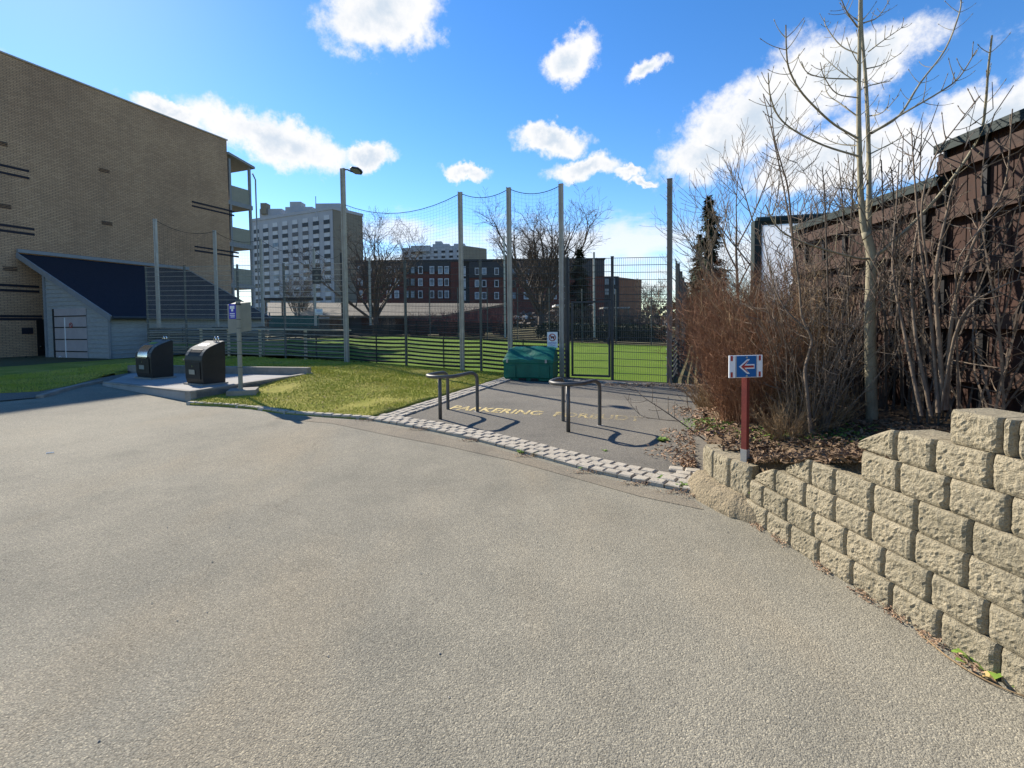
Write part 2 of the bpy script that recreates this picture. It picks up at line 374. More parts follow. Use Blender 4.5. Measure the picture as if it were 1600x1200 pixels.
# ------------------------------------------------------------------ ground sheets
def sheet(name, poly, zfn, mat, step=.5, skirt=0, **tg):
    bm = bmesh.new()
    vs = [bm.verts.new((p[0], p[1], 0)) for p in poly]; bm.faces.new(vs)
    bmesh.ops.triangulate(bm, faces=bm.faces[:])
    xs = [p[0] for p in poly]; ys = [p[1] for p in poly]
    for lo, hi, nrm in ((min(xs), max(xs), (1, 0, 0)), (min(ys), max(ys), (0, 1, 0))):
        k = math.floor(lo/step)*step+step
        while k < hi:
            bmesh.ops.bisect_plane(bm, geom=bm.verts[:]+bm.edges[:]+bm.faces[:], plane_co=V(nrm)*k, plane_no=nrm, dist=1e-5); k += step
    bmesh.ops.remove_doubles(bm, verts=bm.verts[:], dist=1e-4)
    bmesh.ops.recalc_face_normals(bm, faces=bm.faces[:])
    bm.faces.ensure_lookup_table()
    if sum(f.normal.z for f in bm.faces) < 0: bmesh.ops.reverse_faces(bm, faces=bm.faces[:])
    for v in bm.verts: v.co.z = zfn(v.co.x, v.co.y)
    if skirt:
        ed = [e for e in bm.edges if len(e.link_faces) == 1]
        r = bmesh.ops.extrude_edge_only(bm, edges=ed)
        for v in r['geom']:
            if isinstance(v, bmesh.types.BMVert): v.co.z -= skirt
    for f in bm.faces: f.smooth = True
    me = bpy.data.meshes.new(name); bm.to_mesh(me); bm.free(); me.materials.append(mat)
    o = bpy.data.objects.new(name, me); COL.objects.link(o)
    return tag(o, **tg)
def inpoly(x, y, poly):
    c = False; n = len(poly); j = n-1
    for i in range(n):
        a, b = poly[i], poly[j]
        if (a[1] > y) != (b[1] > y) and x < (b[0]-a[0])*(y-a[1])/(b[1]-a[1])+a[0]: c = not c
        j = i
    return c
def xy(p): return (p[0], p[1])

# fence line and court
FR = V((4.21, 12.6)); FD = V((-12.69, 5.36)).normalized(); FLEN = 21.95
def fpt(px):                                 # point of the front fence line seen in a pixel column
    d = ray(px, 560); k = (FR.x*d.y-FR.y*d.x)/(FD.y*d.x-FD.x*d.y); return FR+FD*k, k
FL0 = FR+FD*FLEN                             # front left court corner
LD = V((.42, .907)).normalized()
FL1 = FL0+LD*17.9; FR1 = V((11.6, 31.6))
def zturf(x, y): return .04*sp(tt(x, y))+.004
def ftop(k): return 3.39+.0415*tt(*(FR+FD*k))

PADZ = .43
PA, PB, PC, PD = hz(297, 612, PADZ), hz(490, 583, PADZ), V((-7.65, 12.75, PADZ)), hz(160, 597, PADZ)
PE = V((-10.45, 13.2, PADZ))
def zlawn(x, y):
    d1 = (x-PB.x)**2+(y-PB.y)**2; d2 = (x+7.9)**2+(y-13.4)**2
    t_ = tt(x, y)
    return g(x, y)+.025+.13*math.exp(-d1/3.5)+.19*math.exp(-d2/4.5)-.04*max(0, t_-17)*sstep(17, 19, t_)+.015*math.sin(x*1.9+y)*math.sin(y*1.3)
edge = [gp(*p) for p in ((297, 633), (340, 635), (390, 639), (440, 646.5), (505, 651.5), (572, 656))]
CT = gp(785, 591)
lawn_left = [gp(*p) for p in ((212, 577.5), (156, 592), (110, 604), (60, 613.5), (0, 616))]
fl = [FR+FD*k for k in (4.6, 8, 12, 16, 19, 21.8)]
lawnp = [xy(PA)]+[xy(p) for p in edge]+[xy(CT)]+[xy(p) for p in fl]+[(-17.5, 23), (-20, 30), (-22.5, 30), (-26.2, 14.5), (-16, 9.5)]+[xy(p) for p in reversed(lawn_left)]+[xy(PE), xy(PC), xy(PB)]
sheet('ground', [(-420, -60), (420, -60), (420, 620), (-420, 620)], lambda x, y: g(x, y)-.12-(.25 if y < 12 and x < 8 else 0), m_far, 14, kind='structure')
sheet('road', [(-32, -9), (2.9, -9), (2.3, 1.7), (2.02, 3.85), (1.9, 4.5), (2.3, 6.0), (3.6, 9), (4.8, 12.4), (FL0.x-2, FL0.y+1), (-32, 30)], lambda x, y: g(x, y)-.05*max(0, tt(x, y)-16)*sstep(16, 18, tt(x, y)), m_road, .6, kind='structure')
plz = [xy(gp(*p)) for p in ((575, 656), (660, 666), (760, 682), (860, 704), (960, 730), (1050, 750), (1095, 757))]+[(2.35, 5.6), (3.2, 8), (4.3, 11), (4.75, 12.35), xy(FR+FD*4.7)]
sheet('plaza', plz, lambda x, y: g(x, y)+.012, m_plaza, .5, kind='structure')
sheet('lawn', lawnp, zlawn, m_lawn, .4, skirt=.3, kind='structure')
sheet('turf_pitch', [xy(FR+FD*.02), xy(FR1), xy(FL1), xy(FL0)], lambda x, y: zturf(x, y)+.012, m_turf, .8, kind='structure')
def zbed(x, y):
    up = .34*max(0, 4.05-y)**.9 if y < 4.05 else 0
    return .05+.36*(1-sstep(5.2, 9.5, y))+min(up, .72)+.11*max(0, x-2.1)*(1-sstep(6, 12, y))+.02*math.sin(7*x+3*y)
sheet('planting_bed', [(2.95, -9), (2.55, 1.5), (2.28, 2.4), (2.10, 3.6), (2.06, 4.0), (2.0, 4.4), (2.12, 5.2), (2.6, 6.1), (3.5, 8.4), (4.4, 11), (4.85, 12.7), (6.5, 16.5), (30, 16), (30, -9)], zbed, m_bed, .35, skirt=.4, kind='structure')

# ------------------------------------------------------------------ concrete pad with kerb walls
b = MB()
b.prism([(PA.x, PA.y, -.1), (PB.x, PB.y, -.1), (PC.x, PC.y, -.1), (PE.x, PE.y, -.1), (PD.x, PD.y, -.1)], (0, 0, PADZ+.1-.03))
b.build('concrete_pad', m_concl).__setitem__('kind', 'structure')
b = MB()
def kerb(p, q, w, z0, z1, off):
    d = (q-p); d.z = 0; d.normalize(); n = V((-d.y, d.x, 0))*off
    b.beam(V((p.x, p.y, (z0+z1)/2))+n, V((q.x, q.y, (z0+z1)/2))+n, w, z1-z0)
kerb(PA, PB, .14, -.05, PADZ+.012, .07); kerb(PD, PA, .12, 0, PADZ+.006, .061)
o = b.build('kerb', m_conc, bevel=.012); o['kind'] = 'structure'
b = MB(); kerb(PB+V((-.05, 0, 0)), PC, .16, .1, .585, .09); kerb(PC+V((-.01, 0, 0)), PE, .16, .1, .60, .09)
o = b.build('low_retaining_wall', m_conc, bevel=.012); tag(o, 'low grey concrete wall holding back the lawn behind the waste bins', 'wall')
b = MB(); kk = [gp(*p) for p in ((158, 598.5), (130, 603), (95, 612), (62, 622))]
for i in range(3):
    b.beam(kk[i]+V((0, 0, .0)), kk[i+1]+V((0, 0, .0)), .12, .12)
o = b.build('kerb_strip', m_conc, bevel=.01); o['kind'] = 'structure'
sheet('pavement', [xy(p) for p in kk]+[xy(gp(0, 628)), xy(gp(-60, 630)), xy(gp(-60, 618))]+[xy(p) for p in reversed(lawn_left)]+[xy(PE), xy(PD)], lambda x, y: g(x, y)+.02, m_plaza, .6, kind='structure')

# ------------------------------------------------------------------ granite setts
b = MB()
def sett(c, d, L, W, h=.045):
    d = V((d.x, d.y, 0)).normalized(); n = V((-d.y, d.x, 0)); z = V((0, 0, 1))
    L *= rnd(.9, 1.02); W *= rnd(.93, 1.02); h += rnd(-.006, .006)
    q = lambda a, e, k: c+d*(a*L/2+rnd(-.006, .006))+n*(e*W/2+rnd(-.006, .006))+z*k
    ring0 = [q(-1, -1, -.06), q(1, -1, -.06), q(1, 1, -.06), q(-1, 1, -.06)]
    ring1 = [q(-1, -1, h*.72), q(1, -1, h*.72), q(1, 1, h*.72), q(-1, 1, h*.72)]
    ring2 = [q(-.84, -.80, h), q(.84, -.80, h), q(.84, .80, h), q(-.84, .80, h)]
    fs = []
    for r in (0, 4):
        for i in range(4): fs.append((r+i, r+(i+1) % 4, r+4+(i+1) % 4, r+4+i))
    fs.append((8, 9, 10, 11)); b.add(ring0+ring1+ring2, fs)
def path_pts(pts, step):
    out = []; carry = 0
    for i in range(len(pts)-1):
        p, q = pts[i], pts[i+1]; L = (q-p).length; s = carry
        while s < L: out.append((p+(q-p)*(s/L), (q-p).normalized())); s += step
        carry = s-L
    return out
def strip(pts, rows, step, w, side, h=.045):
    for r in range(rows):
        o0 = []
        for i, p in enumerate(pts):
            d = (pts[min(i+1, len(pts)-1)]-pts[max(i-1, 0)]); d = V((d.x, d.y, 0)).normalized(); n = V((-d.y, d.x, 0))*side
            o0.append(p+n*(w*(r+.5)))
        pp = path_pts(o0, step)
        for k, (p, d) in enumerate(pp[(r % 2)*0:]):
            p = p+d*(step*.5*(r % 2)); sett(V((p.x, p.y, g(p.x, p.y))), d, step-.006, w-.006, h)
roadedge = [gp(*p) for p in ((578, 657), (660, 671), (740, 688), (830, 712), (920, 737), (1000, 755), (1060, 767), (1096, 774))]
strip(roadedge, 3, .165, .135, 1)
strip(edge, 1, .17, .12, 1, .05)
strip([gp(585, 655), CT+V((0, -.1, 0))], 3, .16, .12, -1, .04)
gb = [FR+FD*4.4-BX*.75, FR+FD*.6-BX*.62]
strip([V((*gb[0], 0)), V((*gb[1], 0))], 1, .2, .13, 1, .03)
q0, q1 = gp(1052, 752), gp(1100, 758)
strip([q0, q1], 3, .17, .135, 1)
o = b.build('cobble_border', m_cob); o['kind'] = 'structure'
# joints under the setts
sheet('sett_bedding', [xy(p) for p in roadedge]+[xy(p+V((.12, .36, 0))) for p in reversed(roadedge)], lambda x, y: g(x, y)+.032, m_grit, .5, kind='structure')

sheet('asphalt_patch', [xy(gp(*k)) for k in ((560, 657), (640, 671), (740, 692), (840, 719), (930, 744), (1010, 763), (1085, 783), (1100, 797), (1000, 776), (900, 748), (800, 720), (700, 698), (600, 679), (520, 662), (430, 654), (440, 649.5), (505, 653.5))], lambda x, y: g(x, y)+.004, m_patch, .6, kind='structure')

# ------------------------------------------------------------------ painted words
def text_mesh(s, width, height, name='text'):
    cu = bpy.data.curves.new(name, 'FONT'); cu.body = s; cu.align_x = 'LEFT'; cu.offset = .02
    ob = bpy.data.objects.new(name, cu); COL.objects.link(ob)
    dg = bpy.context.evaluated_depsgraph_get(); dg.update()
    me = bpy.data.meshes.new_from_object(ob.evaluated_get(dg)); bpy.data.objects.remove(ob)
    xs = [v.co.x for v in me.vertices]; ys = [v.co.y for v in me.vertices]
    x0, x1, y0, y1 = min(xs), max(xs), min(ys), max(ys)
    return [((v.co.x-x0)/(x1-x0)*width, (v.co.y-y0)/(y1-y0)*height) for v in me.vertices], [tuple(p.vertices) for p in me.polygons]
pts, fs = text_mesh('PARKERING  FORBUDT', 3.38, .40)
p0 = gp(700, 641); p1 = gp(1000, 659.5); d = (p1-p0); d.z = 0; d.normalize(); n = V((-d.y, d.x, 0))
b = MB(); vs = []
for x, y in pts:
    q = p0+d*x+n*y; vs.append((q.x, q.y, g(q.x, q.y)+.018))
b.add(vs, fs); o = b.build('painted_lettering', m_yellow)
tag(o, 'faded yellow words PARKERING FORBUDT painted on the grey plaza asphalt', 'road marking')

# ------------------------------------------------------------------ sports fence at the front of the court
def fence_posts(parent, ks, mat, top_fn, pos_fn, w=.06, extra=.04, z0=-.05):
    for k in ks:
        p = pos_fn(k); b = MB(); zb = g(p.x, p.y)
        b.box((p.x, p.y, (zb+z0+top_fn(k)+extra)/2), (w, w, top_fn(k)+extra-zb-z0), (V((*FD, 0)), V((*BX, 0)), V((0, 0, 1))))
        b.box((p.x, p.y, top_fn(k)+extra+.008), (w+.012, w+.012, .016), (V((*FD, 0)), V((*BX, 0)), V((0, 0, 1))))
        b.build('post', mat, parent)
def mesh_panel(parent, P, Q, zbP, zbQ, ztP, ztQ, mat, dv=.06, dh=.2, rv=.0032, rh=.006, name='mesh_panel'):
    b = MB(); L = (Q-P).length; n = max(2, int(L/dv))
    for i in range(n+1):
        f = i/n; p = P.lerp(Q, f); b.wire((p.x, p.y, zbP+(zbQ-zbP)*f), (p.x, p.y, ztP+(ztQ-ztP)*f), rv)
    m = max(1, round((ztP-zbP)/dh))
    off = V((-(Q-P).y, (Q-P).x)).normalized()*.009
    for j in range(m+1):
        h = j/m
        for s in (-1, 1):
            b.beam((P.x+off.x*s, P.y+off.y*s, zbP+(ztP-zbP)*h), (Q.x+off.x*s, Q.y+off.y*s, zbQ+(ztQ-zbQ)*h), rh, rh*2)
    return b.build(name, mat, parent)
def slat_panel(parent, P, Q, zb0, zb1, h, n, mat, sag=.0, fill=.46, name='board_panel', thick=.03):
    b = MB(); seg = 6 if sag else 1
    hh = h/n
    for j in range(n):
        for s in range(seg):
            f0, f1 = s/seg, (s+1)/seg
            a = P.lerp(Q, f0); c = P.lerp(Q, f1)
            z0 = zb0+(zb1-zb0)*f0+hh*(j+.5)-sag*4*f0*(1-f0)+rnd(-.002, .002)*0; z1 = zb0+(zb1-zb0)*f1+hh*(j+.5)-sag*4*f1*(1-f1)
            b.beam((a.x, a.y, z0), (c.x, c.y, z1), thick, hh*fill)
    m = P.lerp(Q, .5); d = (Q-P).normalized(); nn = V((-d.y, d.x))*.03
    b.beam((m.x+nn.x, m.y+nn.y, (zb0+zb1)/2-sag), (m.x+nn.x, m.y+nn.y, (zb0+zb1)/2+h-sag), .05, .02, (d.x, d.y, 0))
    return b.build(name, mat, parent)
ff = thing('sports_fence', (FR.x, FR.y, .02), 'long grey wire mesh ball court fence with black slatted boards along the lawn', 'fence')
pxs = [232, 293, 375, 447, 540, 635, 752, 885]
ks = [fpt(p)[1] for p in pxs]; ks[0] = FLEN
posf = lambda k: FR+FD*k
fence_posts(ff, ks, m_gsteel, ftop, posf)
BOFF = V((*BX, 0))*.06
for i in range(len(ks)-1):
    ka, kb = ks[i]-.035, ks[i+1]+.035
    P, Q = posf(ka), posf(kb)
    zb = [g(*posf(k))+.08 for k in (ka, kb)]
    bt = [z+.98 for z in zb]
    P2, Q2 = P-BX*.045, Q-BX*.045
    mesh_panel(ff, P2, Q2, bt[0]-.9, bt[1]-.9, ftop(ka), ftop(kb), m_alu if i < 4 else m_dsteel, .055, .2, .0022 if i < 4 else .0036, .0078 if i < 4 else .0058)
    slat_panel(ff, P+BX*.05, Q+BX*.05, zb[0], zb[1], 1.0, 8, m_slat if i > 2 else m_slatg, .035 if i > 2 else .01)
# cream cap rail and uprights on the left boards
for px in (311, 354, 403, 474):
    p, k = fpt(px); b = MB(); zb = g(p.x, p.y); q = p+BX*.12
    b.box((q.x, q.y, zb+.55), (.11, .05, 1.14), (V((*FD, 0)), V((*BX, 0)), V((0, 0, 1)))); b.build('board_upright', m_cream, ff)
p, k0 = fpt(311); q, k1 = fpt(546)
b = MB(); b.beam((p.x+BX.x*.05, p.y+BX.y*.05, g(*p)+1.14), (q.x+BX.x*.05, q.y+BX.y*.05, g(*q)+1.13), .16, .035); b.build('cap_rail', m_cream, ff)
# right part beside the gate
kg = fpt(957)[1]; kr = .12
P, Q = posf(kg-.03), posf(kr)
mesh_panel(ff, P-BX*.045, Q-BX*.045, g(*P)+.02, g(*Q)+.02, ftop(kg), ftop(kr), m_dsteel, .055, .2, .0042, .0065)
fence_posts(ff, [kg], m_dsteel, ftop, posf, .07)
k2 = fpt(888)[1]
P, Q = posf(k2), posf(kg+.03)                 # mesh above the gate
zg = at(920, 470, P.y-.3).z
mesh_panel(ff, P-BX*.045, Q-BX*.045, zg+.06, zg+.05, ftop(k2), ftop(kg), m_dsteel, .055, .2, .0042, .0065)
fence_posts(ff, [k2], m_dsteel, ftop, posf, .07)
# gate
P, Q = posf(k2-.12), posf(kg+.08)
gt = thing('mesh_gate', (P.x, P.y, g(*P)), 'dark steel framed wire mesh gate standing in the court fence beside the net post', 'gate')
b = MB(); z0, z1 = g(*P)+.06, zg
a0, a1 = V((P.x, P.y, 0)), V((Q.x, Q.y, 0)); Zu = V((0, 0, 1)); dv = (a1-a0).normalized()
for p in (a0, a1): b.box(p+Zu*((z0+z1)/2), (.05, .05, z1-z0), (dv, dv.cross(Zu), Zu))
for z in (z0+.025, z1-.025): b.beam(a0+Zu*z+dv*.025, a1+Zu*z-dv*.025, .048, .05)
b.build('gate_frame', m_dsteel, gt)
mesh_panel(gt, P+(Q-P)*.04, P+(Q-P)*.96, z0+.05, z0+.05, z1-.05, z1-.05, m_dsteel, .055, .2, .0042, .0065, 'gate_mesh')
b = MB(); c = a1+Zu*(z0+1.0)-dv*.02-V((*BX, 0))*.05; b.box(c, (.05, .05, .18), (dv, dv.cross(Zu), Zu)); b.beam(c-V((*BX, 0))*.05, c-V((*BX, 0))*.05-dv*.13, .02, .02); b.build('handle', m_dsteel, gt)
# net posts and ball nets along the front
def zat(px, py, p): return at(px, py, p.y).z
NP = []
nets = thing('ball_net', (FR.x, FR.y, .02), 'tall pale aluminium posts with black ball netting hung above the court fence', 'ball net')
for px, py in ((725.5, 301), (800, 294), (880, 288), (1046.5, 280)):
    p, k = fpt(px); p = p-BX*.12
    zt = zat(px-2, py, p); NP.append((p, zt)); zb = g(p.x, p.y)-.05
    b = MB(); ax = (V((*FD, 0)), V((*BX, 0)), V((0, 0, 1)))
    b.box((p.x, p.y, (zb+zt)/2), (.13, .06, zt-zb), ax)
    for s in (-1, 1): b.box((p.x-BX.x*.04+FD.x*.045*s, p.y-BX.y*.04+FD.y*.045*s, (zb+zt)/2), (.035, .022, zt-zb-.02), ax)
    b.box((p.x, p.y, zt+.006), (.134, .09, .012), ax)
    if px > 1000:
        b.box((p.x+BX.x*.3, p.y+BX.y*.3, (zb+zt-1.35)/2), (.09, .09, zt-1.35-zb), ax)
    po = b.build('net_post', m_alu if px < 1000 else m_brownsteel, nets)
    b = MB(); b.box((p.x+FD.x*.066, p.y+FD.y*.066, (zb+zt)/2+.1), (.004, .01, zt-zb-.4), ax)
    for i in range(int((zt-zb)/.22)):
        b.box((p.x+FD.x*.072, p.y+FD.y*.072, zb+.3+i*.22), (.014, .03, .03), ax)
    b.build('clip_strip', m_white if px > 870 else m_alu, po)
def net(parent, P, zp, Q, zq, z0p, z0q, sag, cell=.11, r=.0017, rope=.011, nm='net'):
    n = max(3, int((Q-P).length/cell)); b = MB(); rows = int((max(zp, zq)-min(z0p, z0q))/cell)
    top = lambda f: zp+(zq-zp)*f-sag*4*f*(1-f)
    bot = lambda f: z0p+(z0q-z0p)*f
    for i in range(n+1):
        f = i/n; p = P.lerp(Q, f); b.wire((p.x, p.y, bot(f)), (p.x, p.y, top(f)), r)
    for j in range(rows):
        for i in range(0, n, 2):
            f0, f1 = i/n, min(n, i+2)/n
            h = (j+.5)/rows
            p, q = P.lerp(Q, f0), P.lerp(Q, f1)
            b.wire((p.x, p.y, bot(f0)+(top(f0)-bot(f0))*h), (q.x, q.y, bot(f1)+(top(f1)-bot(f1))*h), r)
    no = b.build(nm, m_net, parent)
    b = MB(); b.tube([(*P.lerp(Q, i/10), top(i/10)) for i in range(11)], rope, 5); b.build('rope', m_net, no)
lp, kl = fpt(547); lp = lp-BX*.15; zl = zat(545, 263, lp); zn = zat(552, 318, lp)
for (P, zp), (Q, zq), sg in (((lp, zn), NP[0], .42), (NP[0], NP[1], .16), (NP[1], NP[2], .16)):
    d = (Q-P).normalized()*.07
    net(nets, P+d, zp-.05, Q-d, zq-.05, 3.7 if P is lp else 3.5, 3.5, sg)
# lamp post
lamp = thing('street_lamp', (lp.x, lp.y, g(lp.x, lp.y)), 'tallest square aluminium lamp post with flat floodlight head standing at the court fence', 'lamp')
b = MB(); zb = g(lp.x, lp.y)-.05; ax = (V((*FD, 0)), V((*BX, 0)), V((0, 0, 1)))
b.box((lp.x, lp.y, (zb+zl)/2), (.16, .07, zl-zb), ax)
for s in (-1, 1): b.box((lp.x-BX.x*.045+FD.x*.055*s, lp.y-BX.y*.045+FD.y*.055*s, (zb+zl)/2), (.04, .024, zl-zb-.02), ax)
b.build('pole', m_alu, lamp)
b = MB(); h0 = V((lp.x, lp.y, zl-.04)); hd = V((.96, -.28, 0)).normalized()
b.tube([h0, h0+hd*.18+Zu*-.02, h0+hd*.34+Zu*-.10, h0+hd*.44+Zu*-.10], .025, 6); b.build('arm', m_dsteel, lamp)
b = MB(); sd = V((.25, .78, -.58)).normalized(); c0 = h0+hd*.30+Zu*-.06; dn = (hd*.92-Zu*.36).normalized(); dn = (dn-sd*dn.dot(sd)).normalized(); un = sd.cross(dn)*-1
pl = [c0+sd*.07, c0+dn*.14+sd*.15, c0+dn*.42+sd*.14, c0+dn*.52+sd*.05, c0+dn*.52-sd*.05, c0+dn*.42-sd*.14, c0+dn*.14-sd*.15, c0-sd*.07]
b.prism(pl, un*.055); b.build('lamp_head', m_dsteel, lamp, bevel=.012)
b = MB(); b.prism([c0+(p-c0)*.8+dn*.05-un*.008 for p in pl], un*-.006); b.build('lens', m_offw, lamp)

# ------------------------------------------------------------------ left, far and right sides of the court
lf = thing('side_fence', (FL0.x, FL0.y, .41), 'left side ball court boards topped by slim net posts beside the brick block', 'fence')
zbl = lambda k: zturf(*(FL0+LD*k))-.1
for i in range(6):
    ka, kb = i*2.98, (i+1)*2.98-.06
    P, Q = FL0+LD*ka, FL0+LD*kb
    b1_ = 1.60-zbl(ka)
    slat_panel(lf, P, Q, zbl(ka), zbl(kb), b1_, 8, m_slat, 0, .62)
for i, (px, py, Y) in enumerate(((242, 342, 21.3), (335, 360, 23.6), (407, 373, 26.0), (490, 388, 29.3), (533, 395, 31.5), (577, 403, 34.4))):
    q = at(px, py, Y); b = MB()
    k = (V((q.x, q.y))-FL0).dot(LD); p = FL0+LD*max(.15, k)
    p = V((q.x, q.y))
    for s in (-1, 1): b.box((p.x+s*.05, p.y, (1.55+q.z)/2), (.04, .07, q.z-1.55))
    b.box((p.x, p.y+.01, (1.55+q.z)/2), (.05, .05, q.z-1.57))
    b.build('net_post', m_steel if i != 4 else m_dsteel, lf)
    b = MB(); b.box((p.x, p.y, 1.58), (.36, .3, .05)); b.build('base_plate', m_dsteel, lf)
    if i:
        net(lf, prev[0], prev[1]-.05, p, q.z-.05, 1.65, 1.65, .3 if i < 3 else .45, .16, .0016, .012)
    prev = (p, q.z)
fb_ = thing('far_fence', (FR1.x, FR1.y, .05), 'far side ball court fence of black boards and mesh below the bare trees', 'fence')
nseg = 9; FDD = (FL1-FR1)
for i in range(nseg):
    P, Q = FR1+FDD*(i/nseg), FR1+FDD*((i+1)/nseg-.003)
    za, zc = zturf(*P)+.02, zturf(*Q)+.02
    slat_panel(fb_, P, Q, za, zc, 1.15, 9, m_slat, 0, .62)
    mesh_panel(fb_, P+BX*.05, Q+BX*.05, za+1.1, zc+1.1, za+3.6, zc+3.6, m_dsteel, .12, .25, .003, .006)
    b = MB(); b.box((P.x, P.y, za+1.85), (.07, .07, 3.75)); b.build('post', m_gsteel, fb_)
for px, py in ((787.5, 369), (928, 394)):
    d = ray(px, py); k = (FR1.x*d.y-FR1.y*d.x)/(FDD.y*d.x-FDD.x*d.y); p = FR1+FDD*k
    z = at(px, py, p.y).z; b = MB(); b.box((p.x, p.y, z/2+.3), (.13, .10, z-.6)); b.build('net_post', m_steel, fb_)
rf = thing('right_fence', (FR.x, FR.y, .02), 'right side ball court fence running back behind the russet hedge', 'fence')
RDD = (FR1-FR)
for i in range(8):
    P, Q = FR+RDD*(i/8)+V((.03, .06)), FR+RDD*((i+1)/8-.004)+V((.03, .06))
    slat_panel(rf, P, Q, zturf(*P)+.04, zturf(*Q)+.04, 1.1, 8, m_slat, 0, .6)
    mesh_panel(rf, P+V((.07, 0)), Q+V((.07, 0)), zturf(*P)+1.1, zturf(*Q)+1.1, 3.3, 3.3, m_gsteel, .08, .2, .0028, .006)
    b = MB(); q = Q+V((.05, .0)); b.box((q.x, q.y, 1.7), (.07, .07, 3.5)); b.build('post', m_dsteel, rf)
b = MB(); p = V((*NP[3][0], 0)); q = FR+RDD*.3
b.tube([(p.x+.1, p.y+.1, 4.0), (p.x+.25, p.y+.9, 3.45), (p.x+.6, p.y+2, 3.1), (q.x, q.y, 3.0)], .014, 5); b.build('cable', m_dsteel, rf)
b = MB(); P, Q = FR+RDD*.14, FR+RDD*.34; b.prism([(P.x+.14, P.y, .9), (Q.x+.14, Q.y, .9), (Q.x+.14, Q.y, 1.9), (P.x+.14, P.y, 1.9)], (.01, 0, 0)); b.build('windscreen_sheet', m_teal, rf)
# teal sheet, banner and notice beyond the left boards
b = MB(); P, Q = at(420, 500, 33.5), at(497, 500, 36.5)
b.prism([(P.x, P.y, 1.2), (Q.x, Q.y, 1.2), (Q.x, Q.y, 2.35), (P.x, P.y, 2.35)], (0, .05, 0))
ts = thing('windbreak', (P.x, P.y, .9), 'dark teal windbreak sheet on slim posts behind the left court boards', 'windbreak')
b.build('sheet', m_teal, ts)
for f in (0, .5, 1):
    b = MB(); p = P.lerp(Q, f); b.box((p.x, p.y+.1, 1.6), (.06, .06, 1.9)); b.build('post', m_gsteel, ts)
p = at(495, 431, 29.0); b = MB(); bn = thing('banner', (p.x, p.y, p.z-.5), 'dark navy hanging banner with white marks on a net post', 'banner')
b.box(p, (.54, .02, .95)); b.build('cloth', m_dbrick, bn)
b = MB()
for dz, ww in ((.22, .12), (.1, .26), (.04, .2), (-.12, .14), (-.17, .1), (-.3, .3), (-.34, .3)): b.box((p.x, p.y-.014, p.z+dz), (ww, .006, .022 if ww != .14 else .06))
b.build('emblem', m_offw, bn)
p = at(498, 487, 29.0); b = MB(); nb = thing('notice_board', (p.x, p.y, p.z-.2), 'small pale notice plate on the left court boards under the banner', 'sign')
b.box(p, (.46, .02, .34)); b.build('plate', m_white, nb)
b = MB()
for dz in (.02, .06): b.box((p.x+.02, p.y-.014, p.z+dz), (.28, .006, .014))
b.build('lettering', m_vio, nb)
# no dogs sign on the net post
p, k = fpt(866.5); p = p-BX*.19; z = at(867, 531, p.y).z
ds = thing('prohibition_sign', (p.x, p.y, z-.25), 'white plate with a struck out dog in a red ring beside the net post', 'sign')
axs = (V((-FD.x, -FD.y, 0)), V((*BX, 0)), V((0, 0, 1))); c = V((p.x, p.y, z)); nf = V((-BX.x, -BX.y, 0))
b = MB(); b.box(c, (.31, .008, .45), axs); b.build('plate', m_white, ds)
def ring(b, c, X, Zv, r0, r1, nf, th, n=28):
    for i in range(n):
        a0, a1 = 2*math.pi*i/n, 2*math.pi*(i+1)/n
        e = lambda r, a: c+X*r*math.cos(a)+Zv*r*math.sin(a)
        b.prism([e(r0, a0), e(r1, a0), e(r1, a1), e(r0, a1)], nf*th)
X_, Z_ = axs[0], axs[2]; cc_ = c+Z_*.07+nf*.005
b = MB()
def flat(b, c, X, Z, pts, nf, th): b.prism([c+X*x+Z*y for x, y in pts], nf*th)
flat(b, cc_, X_, Z_, [(-.05, .0), (-.065, .035), (-.04, .05), (-.02, .035), (.045, .03), (.065, .055), (.072, .05), (.06, .01), (.055, -.045), (.04, -.045), (.035, -.01), (-.02, -.012), (-.028, -.05), (-.044, -.05)], nf, .002)
b.build('dog_symbol', m_black, ds)
b = MB(); ring(b, cc_+nf*.003, X_, Z_, .085, .108, nf, .002); flat(b, cc_+nf*.003, X_, Z_, [(-.07, .055), (-.055, .07), (.07, -.055), (.055, -.07)], nf, .002); b.build('red_ring', m_redp, ds)
b = MB()
for s_, zz, wd_ in (('HUNDER FORBUDT', -.105, .25), ('i ballbingen', -.165, .2)):
    pts, fs = text_mesh(s_, wd_, .034); o_ = c+Z_*zz-X_*(wd_/2)+nf*.006
    b.add([o_+X_*x+Z_*y for x, y in pts], fs)
b.build('lettering', m_vio, ds)

# ------------------------------------------------------------------ grit bin
gc = V((.52, 13.15, 0)); gz = g(gc.x, gc.y)+.012
gb_ = thing('grit_bin', (gc.x, gc.y, gz), 'green plastic grit bin with a crumpled lid in front of the court boards', 'grit bin')
gx = V((-FD.x, -FD.y, 0)); gx = (gx+V((0, .12, 0))).normalized(); gy = V((-gx.y, gx.x, 0))
W, D = 1.36, .74
def gq(x, y, z): return V((gc.x, gc.y, gz))+gx*x+gy*y+Zu*z
def loft(b, rings, cap=True):
    n = len(rings[0]); vs = [p for r in rings for p in r]; fs = []
    for i in range(len(rings)-1):
        for j in range(n): fs.append((i*n+j, i*n+(j+1) % n, (i+1)*n+(j+1) % n, (i+1)*n+j))
    if cap: fs += [tuple(range(n-1, -1, -1)), tuple(range((len(rings)-1)*n, len(rings)*n))]
    b.add(vs, fs)
def rr(w, d, z, zoff=0, x0=0):                # footprint with two forklift notches at the front
    return [gq(-w/2+x0, -d/2, z), gq(w/2+x0, -d/2, z), gq(w/2+x0, d/2, z), gq(-w/2+x0, d/2, z)]
